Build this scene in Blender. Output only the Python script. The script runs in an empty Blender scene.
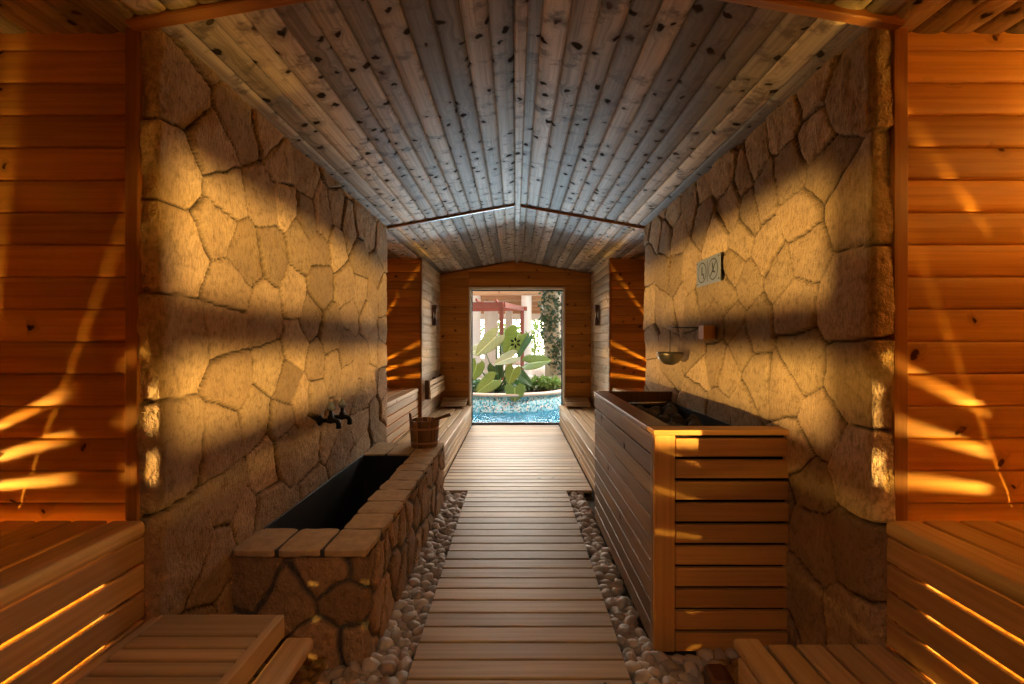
import bpy, bmesh, math, random
import numpy as np
from mathutils import Vector, Matrix, noise

random.seed(7)
rng = np.random.default_rng(7)
SC = bpy.context.scene
COL = SC.collection
F = 455.0            # focal length in pixels of the 1024 px wide frame
CZ = 1.25            # camera height
VX, VY = 515.5, 341.0

# ------------------------------------------------------------------ helpers
def tag(o, label=None, cat=None, group=None, kind=None):
    if label: o['label'] = label
    if cat: o['category'] = cat
    if group: o['group'] = group
    if kind: o['kind'] = kind
    return o

def empty(name, loc, label=None, cat=None, group=None):
    o = bpy.data.objects.new(name, None)
    COL.objects.link(o)
    o.location = loc
    o.empty_display_size = 0.05
    return tag(o, label, cat, group)

def root_off(parent):
    off = Vector((0, 0, 0))
    p = parent
    while p is not None:
        off += p.location
        p = p.parent
    return off

X_, Y_, Z_ = Vector((1, 0, 0)), Vector((0, 1, 0)), Vector((0, 0, 1))

class MB:
    def __init__(self):
        self.v = []; self.f = []; self.uv = []; self.smooth = []
    def add(self, verts, faces, uvs, smooth=False):
        b = len(self.v)
        self.v += [tuple(p) for p in verts]
        for fc, uv in zip(faces, uvs):
            self.f.append([b + i for i in fc])
            self.uv.append(uv)
            self.smooth.append(smooth)
    def board(self, c, a, b, L, W, T, bev=0.003, seg=1):
        """a board: c centre, a length direction, b width direction, third is thickness"""
        a = Vector(a).normalized(); b = Vector(b).normalized(); n = a.cross(b).normalized(); c = Vector(c)
        w, t = W / 2, T / 2
        bev = min(bev, w * .9, t * .9)
        prof = []
        for (sx, sy, a0) in ((1, 1, 0), (-1, 1, 90), (-1, -1, 180), (1, -1, 270)):
            for k in range(seg + 1):
                an = math.radians(a0 + 90 * k / seg)
                prof.append((sx * (w - bev) + bev * math.cos(an), sy * (t - bev) + bev * math.sin(an)))
        N = len(prof)
        u0, v0 = random.random() * 60, random.random() * 60
        verts = []
        eb = min(bev * .7, L * .2)
        rings = ((-L / 2, 1 - eb / max(w, .001) , 1), (-L / 2 + eb, 1, 0), (L / 2 - eb, 1, 0), (L / 2, 1 - eb / max(w, .001), 1))
        for (s, sc, _) in rings:
            for (p, q) in prof:
                if sc != 1:
                    p = p * (1 - eb / w); q = q * (1 - eb / t) if t > eb else q
                verts.append(c + a * s + b * p + n * q)
        faces, uvs = [], []
        per = [0]
        for i in range(N):
            p0, p1 = prof[i], prof[(i + 1) % N]
            per.append(per[-1] + math.hypot(p1[0] - p0[0], p1[1] - p0[1]))
        for r in range(3):
            s0, s1 = rings[r][0], rings[r + 1][0]
            for i in range(N):
                j = (i + 1) % N
                faces.append([r * N + i, r * N + j, (r + 1) * N + j, (r + 1) * N + i])
                uvs.append([(u0 + s0, v0 + per[i]), (u0 + s0, v0 + per[i + 1]), (u0 + s1, v0 + per[i + 1]), (u0 + s1, v0 + per[i])])
        faces.append([i for i in range(N)][::-1]); uvs.append([(u0 + prof[i][1] * .3, v0 + prof[i][0]) for i in range(N)][::-1])
        faces.append([3 * N + i for i in range(N)]); uvs.append([(u0 + 5 + prof[i][1] * .3, v0 + prof[i][0]) for i in range(N)])
        # orientation: make normals point outwards
        self.add(verts, [f[::-1] for f in faces], [u[::-1] for u in uvs])
        return self
    def bar(self, p0, p1, W, T, up=(0, 0, 1), bev=0.003, seg=1):
        p0, p1 = Vector(p0), Vector(p1)
        a = (p1 - p0)
        up = Vector(up)
        b = a.cross(up)
        if b.length < 1e-6: b = Vector((1, 0, 0))
        return self.board((p0 + p1) / 2, a, b, a.length, W, T, bev, seg)
    def box(self, x0, x1, y0, y1, z0, z1, bev=0.002):
        dx, dy, dz = x1 - x0, y1 - y0, z1 - z0
        c = ((x0 + x1) / 2, (y0 + y1) / 2, (z0 + z1) / 2)
        m = max(dx, dy, dz)
        if m == dx: return self.board(c, X_, Y_, dx, dy, dz, bev)
        if m == dy: return self.board(c, Y_, X_, dy, dx, dz, bev)
        return self.board(c, Z_, X_, dz, dx, dy, bev)
    def tube(self, pts, rads, n=12, cap=True, smooth=True):
        pts = [Vector(p) for p in pts]
        if not hasattr(rads, '__len__'): rads = [rads] * len(pts)
        verts, faces, uvs = [], [], []
        u0 = random.random() * 30
        prev = None
        acc = 0
        us = []
        for i, p in enumerate(pts):
            d = (pts[min(i + 1, len(pts) - 1)] - pts[max(i - 1, 0)]).normalized()
            if prev is None:
                q = d.orthogonal().normalized()
            else:
                q = (prev - d * prev.dot(d)).normalized()
            prev = q
            r = d.cross(q)
            if i: acc += (p - pts[i - 1]).length
            us.append(acc)
            for k in range(n):
                an = 2 * math.pi * k / n
                verts.append(p + (q * math.cos(an) + r * math.sin(an)) * rads[i])
        for i in range(len(pts) - 1):
            for k in range(n):
                j = (k + 1) % n
                faces.append([i * n + k, i * n + j, (i + 1) * n + j, (i + 1) * n + k])
                c = 2 * math.pi * max(rads[i], .001) / n
                uvs.append([(u0 + us[i], k * c), (u0 + us[i], (k + 1) * c), (u0 + us[i + 1], (k + 1) * c), (u0 + us[i + 1], k * c)])
        if cap:
            faces.append([k for k in range(n)][::-1]); uvs.append([(0, 0)] * n)
            faces.append([(len(pts) - 1) * n + k for k in range(n)]); uvs.append([(0, 0)] * n)
        self.add(verts, faces, uvs, smooth)
        return self
    def lathe(self, c, prof, n=32, axis=Z_, smooth=True, vscale=1):
        """prof = list of (radius, height)"""
        c = Vector(c); axis = Vector(axis).normalized()
        q = axis.orthogonal().normalized(); r = axis.cross(q)
        verts, faces, uvs = [], [], []
        for (rad, h) in prof:
            for k in range(n):
                an = 2 * math.pi * k / n
                verts.append(c + axis * h + (q * math.cos(an) + r * math.sin(an)) * max(rad, 1e-5))
        for i in range(len(prof) - 1):
            for k in range(n):
                j = (k + 1) % n
                faces.append([i * n + k, i * n + j, (i + 1) * n + j, (i + 1) * n + k])
                R = .1
                uvs.append([(prof[i][1], k * .1), (prof[i][1], k * .1 + .1), (prof[i + 1][1], k * .1 + .1), (prof[i + 1][1], k * .1)])
        self.add(verts, faces, uvs, smooth)
        return self
    def sheet(self, origin, along, across, normal, L, W, pitch, prof, t0=0.0, step=None):
        """boards side by side: a profiled sheet; t0 = phase across"""
        o = Vector(origin); a = Vector(along).normalized(); b = Vector(across).normalized(); n = Vector(normal).normalized()
        k = int(math.floor(t0 / pitch))
        while k * pitch < t0 + W - 1e-6:
            u0, v0 = random.random() * 60, random.random() * 60
            ts = [(k * pitch + s * pitch - t0, d) for s, d in prof]
            # clip
            cl = []
            for i, (t, d) in enumerate(ts):
                if 0 <= t <= W: cl.append((t, d))
                if i + 1 < len(ts):
                    t2, d2 = ts[i + 1]
                    for lim in (0, W):
                        if (t - lim) * (t2 - lim) < 0:
                            q = (lim - t) / (t2 - t)
                            cl.append((lim, d + (d2 - d) * q))
            cl.sort()
            if len(cl) >= 2:
                verts, faces, uvs = [], [], []
                for (t, d) in cl:
                    verts.append(o + b * t + n * d)
                    verts.append(o + b * t + n * d + a * L)
                flip = a.cross(b).dot(n) < 0
                for i in range(len(cl) - 1):
                    f = [2 * i, 2 * i + 1, 2 * i + 3, 2 * i + 2]
                    uu = [(u0, v0 + cl[i][0]), (u0 + L, v0 + cl[i][0]), (u0 + L, v0 + cl[i + 1][0]), (u0, v0 + cl[i + 1][0])]
                    if flip: f = f[::-1]; uu = uu[::-1]
                    faces.append(f); uvs.append(uu)
                self.add(verts, faces, uvs)
            k += 1
        return self
    def build(self, name, mat, parent=None, origin=None, kind=None):
        me = bpy.data.meshes.new(name)
        off = root_off(parent) if parent is not None else (Vector(origin) if origin is not None else Vector((0, 0, 0)))
        me.from_pydata([(p[0] - off[0], p[1] - off[1], p[2] - off[2]) for p in self.v], [], self.f)
        uvl = me.uv_layers.new(name='UVMap')
        flat = [c for uv in self.uv for p in uv for c in p]
        uvl.data.foreach_set('uv', flat)
        me.polygons.foreach_set('use_smooth', self.smooth)
        me.materials.append(mat)
        me.update()
        o = bpy.data.objects.new(name, me)
        COL.objects.link(o)
        if parent is not None: o.parent = parent
        elif origin is not None: o.location = off
        if kind: o['kind'] = kind
        return o

# ------------------------------------------------------------------ node helpers
def new_mat(name):
    m = bpy.data.materials.new(name); m.use_nodes = True
    nt = m.node_tree; nt.nodes.clear()
    out = nt.nodes.new('ShaderNodeOutputMaterial')
    return m, nt, out

def N(nt, typ, **kw):
    n = nt.nodes.new('ShaderNode' + typ)
    for k, v in kw.items():
        if k.startswith('i_'):
            n.inputs[int(k[2:])].default_value = v
        else: setattr(n, k, v)
    return n

def ln(nt, a, b): nt.links.new(a, b)

def mth(nt, op, a, b=None, clamp=False):
    n = nt.nodes.new('ShaderNodeMath'); n.operation = op; n.use_clamp = clamp
    for i, x in enumerate((a, b)):
        if x is None: continue
        if isinstance(x, (int, float)): n.inputs[i].default_value = x
        else: nt.links.new(x, n.inputs[i])
    return n.outputs[0]

def mrange(nt, v, a, b, c=0.0, d=1.0, smooth=True):
    n = nt.nodes.new('ShaderNodeMapRange')
    if smooth: n.interpolation_type = 'SMOOTHSTEP'
    nt.links.new(v, n.inputs[0])
    for i, x in enumerate((a, b, c, d)): n.inputs[i + 1].default_value = x
    return n.outputs[0]

def mixc(nt, f, a, b, mode='MIX'):
    n = nt.nodes.new('ShaderNodeMix'); n.data_type = 'RGBA'; n.blend_type = mode
    if isinstance(f, (int, float)): n.inputs[0].default_value = f
    else: nt.links.new(f, n.inputs[0])
    for i, x in ((6, a), (7, b)):
        if isinstance(x, (tuple, list)): n.inputs[i].default_value = (*x[:3], 1)
        else: nt.links.new(x, n.inputs[i])
    return n.outputs[2]

def noise_n(nt, vec, scale, detail=3, rough=.55, dim='3D'):
    n = nt.nodes.new('ShaderNodeTexNoise'); n.noise_dimensions = dim
    n.inputs['Scale'].default_value = scale; n.inputs['Detail'].default_value = detail
    n.inputs['Roughness'].default_value = rough
    if vec is not None: nt.links.new(vec, n.inputs['Vector'])
    return n

def bump(nt, h, strength, dist=.01):
    n = nt.nodes.new('ShaderNodeBump'); n.inputs['Strength'].default_value = strength
    n.inputs['Distance'].default_value = dist
    nt.links.new(h, n.inputs['Height'])
    return n.outputs[0]

def prin(nt, out, color, rough=.5, metal=0.0, normal=None, spec=.5, **kw):
    p = nt.nodes.new('ShaderNodeBsdfPrincipled')
    if isinstance(color, (tuple, list)): p.inputs['Base Color'].default_value = (*color[:3], 1)
    else: nt.links.new(color, p.inputs['Base Color'])
    if isinstance(rough, (int, float)): p.inputs['Roughness'].default_value = rough
    else: nt.links.new(rough, p.inputs['Roughness'])
    p.inputs['Metallic'].default_value = metal
    p.inputs['Specular IOR Level'].default_value = spec
    if normal is not None: nt.links.new(normal, p.inputs['Normal'])
    for k, v in kw.items(): p.inputs[k].default_value = v
    nt.links.new(p.outputs[0], out.inputs[0])
    return p

def wood(name, light, dark, knot_share=.2, rough=.5, knot_r=.22, tone=.35, spec=.35, stain=None, grain=1.0):
    m, nt, out = new_mat(name)
    uv = N(nt, 'UVMap', uv_map='UVMap').outputs[0]
    sep = N(nt, 'SeparateXYZ'); ln(nt, uv, sep.inputs[0])
    u, v = sep.outputs[0], sep.outputs[1]
    cmb = N(nt, 'CombineXYZ'); kn = noise_n(nt, uv, 26, 1, .5); kd = mth(nt, 'MULTIPLY', mth(nt, 'SUBTRACT', kn.outputs[0], .5), .35)
    ln(nt, mth(nt, 'ADD', mth(nt, 'MULTIPLY', u, 8.0), kd), cmb.inputs[0]); ln(nt, mth(nt, 'ADD', mth(nt, 'MULTIPLY', v, 8.0), kd), cmb.inputs[1])
    vo = N(nt, 'TexVoronoi', voronoi_dimensions='2D', feature='F1'); vo.inputs['Scale'].default_value = 1.0
    ln(nt, cmb.outputs[0], vo.inputs['Vector'])
    sc = N(nt, 'SeparateColor'); ln(nt, vo.outputs['Color'], sc.inputs[0])
    sel = mth(nt, 'LESS_THAN', sc.outputs[0], knot_share)
    big = mth(nt, 'ADD', mth(nt, 'MULTIPLY', sc.outputs[1], .6), .55)
    d = mth(nt, 'DIVIDE', vo.outputs['Distance'], big)
    kcore = mth(nt, 'MULTIPLY', mrange(nt, d, knot_r, knot_r * .55), sel)
    khalo = mth(nt, 'MULTIPLY', mrange(nt, d, knot_r * 3.2, knot_r * .6), sel)
    # grain, bent around the knots
    v2 = mth(nt, 'ADD', mth(nt, 'MULTIPLY', v, 55.0), mth(nt, 'MULTIPLY', khalo, 1.6))
    g1 = N(nt, 'CombineXYZ'); ln(nt, mth(nt, 'MULTIPLY', u, 1.3), g1.inputs[0]); ln(nt, v2, g1.inputs[1])
    gn = noise_n(nt, g1.outputs[0], 1.0, 4, .6)
    g2 = N(nt, 'CombineXYZ'); ln(nt, mth(nt, 'MULTIPLY', u, .8), g2.inputs[0]); ln(nt, mth(nt, 'MULTIPLY', v, 6.0), g2.inputs[1])
    bn = noise_n(nt, g2.outputs[0], 1.0, 2, .5)
    # a tone for each board (each board has its own far apart UV offset)
    g3 = N(nt, 'CombineXYZ'); ln(nt, mth(nt, 'MULTIPLY', u, .12), g3.inputs[0]); ln(nt, mth(nt, 'MULTIPLY', v, .12), g3.inputs[1])
    tn = noise_n(nt, g3.outputs[0], 2.3, 0, .5)
    f = mth(nt, 'ADD', mth(nt, 'MULTIPLY', mrange(nt, gn.outputs[0], .38, .66), .55 * grain), mth(nt, 'MULTIPLY', mrange(nt, bn.outputs[0], .35, .7), .45))
    col = mixc(nt, f, light, dark)
    tonef = mrange(nt, tn.outputs[0], .3, .7, 1 - tone, 1 + tone * .4, False)
    tc = N(nt, 'CombineColor')
    for i in range(3): ln(nt, tonef, tc.inputs[i])
    col = mixc(nt, 1.0, col, tc.outputs[0], 'MULTIPLY')
    col = mixc(nt, mth(nt, 'MULTIPLY', khalo, .45), col, tuple(c * .55 for c in dark))
    col = mixc(nt, kcore, col, tuple(c * .16 for c in dark))
    if stain:
        s3 = N(nt, 'CombineXYZ'); ln(nt, mth(nt, 'MULTIPLY', u, 11.0), s3.inputs[0]); ln(nt, mth(nt, 'MULTIPLY', v, 7.0), s3.inputs[1])
        sn = noise_n(nt, s3.outputs[0], 1.0, 5, .65)
        col = mixc(nt, mrange(nt, sn.outputs[0], .52, .66, 0, .8), col, stain)
    h = gn.outputs[0]
    pb = prin(nt, out, col, rough, 0, bump(nt, h, .35, .003), spec)
    ln(nt, mth(nt, 'MULTIPLY', mth(nt, 'SUBTRACT', 1.0, kcore), spec), pb.inputs['Specular IOR Level'])
    return m

def stone_mat(name, c1, c2, joint, dark):
    m, nt, out = new_mat(name)
    at = N(nt, 'Attribute', attribute_name='stone', attribute_type='GEOMETRY')
    sp = N(nt, 'SeparateColor'); ln(nt, at.outputs[0], sp.inputs[0])
    geo = N(nt, 'TexCoord').outputs['Object']
    n1 = noise_n(nt, geo, 6, 5, .6); n2 = noise_n(nt, geo, 34, 4, .65)
    col = mixc(nt, mth(nt, 'ADD', mth(nt, 'MULTIPLY', sp.outputs[0], .6), mth(nt, 'MULTIPLY', mrange(nt, n1.outputs[0], .3, .7), .4)), c1, c2)
    col = mixc(nt, mrange(nt, n2.outputs[0], .48, .70, 0, .6), col, dark)
    tc = N(nt, 'CombineColor')
    tf = mrange(nt, sp.outputs[1], 0, 1, .62, 1.12, False)
    for i in range(3): ln(nt, tf, tc.inputs[i])
    col = mixc(nt, 1.0, col, tc.outputs[0], 'MULTIPLY')
    col = mixc(nt, sp.outputs[2], col, joint)
    # chiselled streaks
    mp = N(nt, 'Mapping'); mp.inputs['Scale'].default_value = (1, 2.6, .7); mp.inputs['Rotation'].default_value = (.5, 0, 0)
    ln(nt, geo, mp.inputs[0])
    n3 = noise_n(nt, mp.outputs[0], 48, 3, .7)
    hh = mth(nt, 'ADD', mth(nt, 'MULTIPLY', n3.outputs[0], .8), mth(nt, 'MULTIPLY', n2.outputs[0], .5))
    col = mixc(nt, mrange(nt, n3.outputs[0], .55, .36, 0, .42), col, dark)
    prin(nt, out, col, .93, 0, bump(nt, hh, 1.0, .02), .12)
    return m

def plain(name, color, rough=.5, metal=0.0, nscale=30, namt=.15, bstr=.15, spec=.5, **kw):
    m, nt, out = new_mat(name)
    geo = N(nt, 'TexCoord').outputs['Object']
    n = noise_n(nt, geo, nscale, 4, .6)
    c = mixc(nt, mth(nt, 'MULTIPLY', n.outputs[0], namt * 2), color, tuple(x * .45 for x in color))
    prin(nt, out, c, rough, metal, bump(nt, n.outputs[0], bstr, .004), spec, **kw)
    return m

def emit(name, color, strength):
    m, nt, out = new_mat(name)
    e = N(nt, 'Emission'); e.inputs[0].default_value = (*color, 1); e.inputs[1].default_value = strength
    ln(nt, e.outputs[0], out.inputs[0])
    return m

def random_tone(name, c1, c2, rough=.6, nscale=8, bstr=.3, spec=.3):
    """every copy gets its own tone"""
    m, nt, out = new_mat(name)
    oi = N(nt, 'ObjectInfo')
    geo = N(nt, 'TexCoord').outputs['Object']
    n = noise_n(nt, geo, nscale, 4, .6)
    f = mth(nt, 'ADD', mth(nt, 'MULTIPLY', oi.outputs['Random'], .75), mth(nt, 'MULTIPLY', n.outputs[0], .4), True)
    c = mixc(nt, f, c1, c2)
    prin(nt, out, c, rough, 0, bump(nt, n.outputs[0], bstr, .01), spec)
    return m

# ------------------------------------------------------------------ materials
M = {}
M['wall'] = wood('pine_wall', (.64, .30, .06), (.42, .16, .028), .16, .5, .12, .3, spec=.2)
M['wall_daylit'] = wood('daylit_pine_wall', (.70, .55, .38), (.50, .36, .22), .16, .55, .14, .3, spec=.2)  # same pine as the other walls, daylight put into the paler colour
M['ceil'] = wood('aged_spruce_ceiling', (.46, .37, .285), (.20, .145, .10), .8, .6, .16, .6, spec=.2, stain=(.10, .07, .05))
M['bench'] = wood('bench_wood', (.64, .43, .22), (.46, .29, .14), .03, .5, .12, .3, spec=.25)
M['heat'] = wood('heater_wood', (.70, .36, .10), (.52, .24, .06), .02, .5, .12, .25, spec=.2)
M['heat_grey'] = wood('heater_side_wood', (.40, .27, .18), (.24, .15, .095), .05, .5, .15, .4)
M['heat_cap'] = wood('dark_rail_wood', (.20, .085, .04), (.10, .035, .018), .03, .32, .15, .5, spec=.5)  # dark brown wood for the side cap and small dark parts
M['deck'] = wood('deck_wood', (.55, .37, .20), (.37, .235, .12), .02, .5, .12, .35, spec=.3)
M['trim'] = wood('orange_trim', (.42, .17, .045), (.27, .10, .025), .05, .35, .15, .3)
M['bucket'] = wood('bucket_wood', (.42, .22, .09), (.22, .10, .04), .0, .4, .15, .6)
M['stone'] = stone_mat('limestone_cladding', (.72, .52, .32), (.48, .33, .215), (.03, .022, .016), (.25, .165, .09))
M['masonry'] = stone_mat('bath_masonry', (.56, .36, .20), (.44, .27, .15), (.105, .095, .085), (.30, .19, .11))
M['coping'] = plain('coping_stone', (.70, .48, .27), .88, 0, 22, .5, 1.2, .12)
M['black_metal'] = plain('black_metal', (.018, .017, .016), .38, .6, 20, .2, .1)
M['liner'] = plain('dark_liner', (.055, .058, .062), .45, .3, 9, .5, .1)
M['steel'] = plain('steel', (.55, .55, .54), .25, 1.0, 20, .1, .05)
M['copper'] = plain('dull_bronze_bowl', (.22, .19, .15), .35, .8, 20, .3, .1)
M['hoop'] = plain('copper_hoop', (.50, .27, .16), .3, .9, 20, .2, .1)
M['crystal'] = plain('grey_tap_handle', (.20, .23, .28), .2, .0, 20, .2, .05)
M['ground'] = plain('dark_gravel_bed', (.10, .075, .055), .95, 0, 60, .5, .8, .1)
M['black'] = plain('near_black_recess', (.02, .016, .012), .9, 0, 30, .3, .1, .1)
M['pebble'] = random_tone('river_pebble', (.66, .58, .50), (.40, .31, .24), .55, 14, .25)
M['rock'] = random_tone('sauna_rock', (.17, .13, .10), (.06, .048, .04), .8, 12, .8)
M['sign'] = plain('grey_sign_plate', (.23, .26, .33), .4, .2, 40, .1, .05)
M['ink'] = plain('black_print', (.012, .012, .014), .5, 0, 20, .1, .0)
M['cream'] = plain('cream_frame', (.88, .82, .70), .5, 0, 20, .1, .1)
M['dark_frame'] = plain('dark_frame', (.03, .035, .035), .4, .3, 20, .1, .1)
M['white'] = plain('white_render', (.80, .77, .72), .8, 0, 12, .08, .1)
M['red_wood'] = wood('red_brown_pergola', (.42, .12, .08), (.28, .07, .05), .0, .5)
M['hall_wood'] = wood('hall_roof_wood', (.62, .36, .19), (.45, .24, .12), .05, .5)
M['amber'] = wood('lamp_shade_wood', (.5, .27, .1), (.34, .17, .06), .02, .5)

# ------------------------------------------------------------------ stone heightfields
def px_wall(x, y):      # a pixel on one of the stone walls -> (distance, height)
    s = 1.125 * F / abs(x - VX)
    return (s, CZ - (y - VY) / F * s)

LEFT_SEEDS = [(180,90),(242,122),(269,128),(215,155),(184,166),(225,192),(266,201),(187,250),(219,226),(245,256),(274,250),(231,285),(266,317),
 (184,345),(228,331),(233,375),(272,367),(184,448),(222,441),(257,418),(266,468),(190,545),(231,497),(245,517),(266,512),(222,552),(286,204),(282,164),
 (305,173),(307,215),(324,215),(338,211),(350,225),(360,218),(371,230),(382,243),(319,251),(338,243),(361,260),(376,272),(300,244),(321,281),(296,294),
 (347,290),(361,290),(373,297),(383,300),(312,319),(331,337),(298,345),(317,361),(333,368),(347,347),(350,314),(368,319),(364,356),(373,347),(385,330),
 (383,354),(350,384),(371,382),(383,382),(300,403),(289,385),(317,398),(361,401),(284,422),(310,440),(331,431),(361,422),(375,417),(385,412),(286,445),
 (340,450),(364,450),(382,436)]
RIGHT_SEEDS = [(848,93),(810,87),(784,119),(813,137),(822,169),(790,172),(763,195),(752,160),(851,194),(798,217),(801,253),(778,270),(766,250),
 (794,302),(846,300),(756,326),(798,364),(853,384),(757,381),(784,387),(746,282),(818,426),(852,467),(807,479),(795,452),(848,553),(814,547),
 (852,629),(803,596),(745,172),(722,172),(703,184),(690,200),(703,217),(727,207),(750,212),(715,238),(673,210),(654,233),(666,240),(677,235),(741,240),
 (649,261),(675,273),(663,270),(689,273),(734,270),(649,308),(659,308),(669,322),(680,303),(691,310),(703,294),(713,322),(734,320),(727,294),(668,338),
 (651,343),(694,350),(715,362),(741,341),(727,376),(698,374),(670,374),(652,374),(668,388),(696,397),(720,411),(741,409)]

def fill_seeds(seeds, s0, s1, t0, t1, dist):
    pts = [list(p) for p in seeds]
    for _ in range(4000):
        p = [random.uniform(s0, s1), random.uniform(t0, t1)]
        if all(math.hypot(p[0] - q[0], p[1] - q[1]) > dist for q in pts): pts.append(p)
    return np.array(pts)

def fbm(px, py, pz, scale, octaves=3):
    out = np.zeros(len(px))
    flat = list(zip(px * scale, py * scale, pz * scale))
    out[:] = [noise.fractal(Vector(p), 1.0, 2.0, octaves) for p in flat]
    return out

def stone_field(seeds, us, ts, joint, depth, bulge, jag, seed, tilt=.05, rnd=.02):
    """height and attribute for a grid of (u, t); joint = half width"""
    U, T = np.meshgrid(us, ts)
    fu, ft = U.ravel(), T.ravel()
    n1 = fbm(fu, ft, np.full(len(fu), seed * 3.1), 5.0, 3)
    n2 = fbm(fu, ft, np.full(len(fu), seed * 3.1 + 9), 5.0, 3)
    qu, qt = fu + n1 * jag, ft + n2 * jag
    best = np.full(len(fu), 9.9); second = np.full(len(fu), 9.9); bi = np.zeros(len(fu), int); si = np.zeros(len(fu), int)
    for i, (a, b) in enumerate(seeds):
        d = np.hypot(qu - a, qt - b)
        m1 = d < best
        m2 = (~m1) & (d < second)
        second[m1] = best[m1]; si[m1] = bi[m1]
        best[m1] = d[m1]; bi[m1] = i
        second[m2] = d[m2]; si[m2] = i
    sep = np.hypot(seeds[bi, 0] - seeds[si, 0], seeds[bi, 1] - seeds[si, 1]) + 1e-6
    e = (second ** 2 - best ** 2) / (2 * sep)          # distance to the joint
    r = np.random.default_rng(seed)
    k = len(seeds)
    off = r.uniform(-1, 1, k) * depth * .45
    gx = r.uniform(-1, 1, k) * tilt; gy = r.uniform(-1, 1, k) * tilt
    jw = joint * (1 + 1.2 * fbm(fu, ft, np.full(len(fu), seed + 50.0), 3.0, 2))
    jw = np.clip(jw, joint * .35, joint * 2.6)
    x = np.clip((e - jw) / rnd, 0, 1)
    rise = 1 - (1 - x) ** 2.4
    rough = fbm(fu, ft, np.full(len(fu), seed + 20.0), 22.0, 3)
    rough2 = fbm(fu, ft, np.full(len(fu), seed + 30.0), 7.0, 2)
    body = depth + off[bi] + gx[bi] * (qu - seeds[bi, 0]) + gy[bi] * (qt - seeds[bi, 1]) + bulge * np.clip(e / .09, 0, 1) ** .7 + rough * .0032 + rough2 * .006
    h = body * rise + rough * .0012
    mask = 1 - np.clip((e - jw * .6) / (joint * .8 + .001), 0, 1)
    tone = r.uniform(0, 1, k)[bi]; lum = r.uniform(0, 1, k)[bi]
    return h, np.stack([tone, lum, mask, np.ones(len(fu))], 1)

def stone_surface(name, path, us, ts, seeds, mat, joint=.004, depth=.02, bulge=.012, jag=.03, seed=1, parent=None, extra=None, tilt=.05, rnd=.02):
    """path(u) -> (x, y, nx, ny) : base line and outward normal in plan"""
    h, attr = stone_field(seeds, us, ts, joint, depth, bulge, jag, seed, tilt, rnd)
    nu, nt_ = len(us), len(ts)
    P = np.array([path(u) for u in us])
    H = h.reshape(nt_, nu)
    X = P[None, :, 0] + P[None, :, 2] * H
    Yv = P[None, :, 1] + P[None, :, 3] * H
    Zv = np.repeat(ts[:, None], nu, 1)
    co = np.stack([X, Yv, Zv], 2).reshape(-1, 3)
    off = np.array(root_off(parent)) if parent else np.zeros(3)
    co = co - off
    idx = np.arange(nt_ * nu).reshape(nt_, nu)
    fa = np.stack([idx[:-1, :-1], idx[:-1, 1:], idx[1:, 1:], idx[1:, :-1]], 2).reshape(-1, 4)
    # flip when the sheet faces away from its normal
    a = co[fa[0, 1]] - co[fa[0, 0]]; b = co[fa[0, 3]] - co[fa[0, 0]]
    nn = np.cross(P[-2, :0:-1][0:0] if False else (P[1, :3] * 0), a) if False else np.cross([P[1, 0] - P[0, 0], P[1, 1] - P[0, 1], 0], [0, 0, 1])
    if nn[0] * P[0, 2] + nn[1] * P[0, 3] < 0: fa = fa[:, ::-1]
    verts = [tuple(c) for c in co]
    faces = [tuple(int(i) for i in f) for f in fa]
    ne = 0
    if extra is not None:
        base = len(verts)
        verts += [(p[0] - off[0], p[1] - off[1], p[2] - off[2]) for p in extra.v]
        faces += [tuple(base + i for i in f) for f in extra.f]
        ne = len(extra.v)
    me = bpy.data.meshes.new(name)
    me.from_pydata(verts, [], faces)
    ca = me.color_attributes.new('stone', 'FLOAT_COLOR', 'POINT')
    full = np.concatenate([attr, np.tile([.5, .5, 0, 1], (ne, 1))]) if ne else attr
    ca.data.foreach_set('color', full.astype(np.float32).ravel())
    me.polygons.foreach_set('use_smooth', [True] * len(fa) + [False] * (len(faces) - len(fa)))
    me.materials.append(mat)
    o = bpy.data.objects.new(name, me); COL.objects.link(o)
    if parent: o.parent = parent
    return o

# ------------------------------------------------------------------ room dimensions
HX = 1.125          # half width of the aisle
Y0, Y1 = 1.45, 3.98 # stone walls
Y2, Y3 = 5.47, 6.78 # far alcoves end, end wall
YB = -1.45          # back of the room, behind the camera
XO = 2.30           # outer walls of the alcoves
PITCH = .104
def gable(x): return 2.25 + (HX - abs(x)) * .178
PW = [(0, -.007), (.03, -.002), (.08, .001), (.2, .0035), (.5, .005), (.8, .0035), (.93, .001), (.975, -.002), (1, -.007)]
PC = [(0, -.009), (.04, -.0045), (.12, -.001), (.25, .001), (.5, .0022), (.75, .001), (.88, -.001), (.96, -.0045), (1, -.009)]

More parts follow.
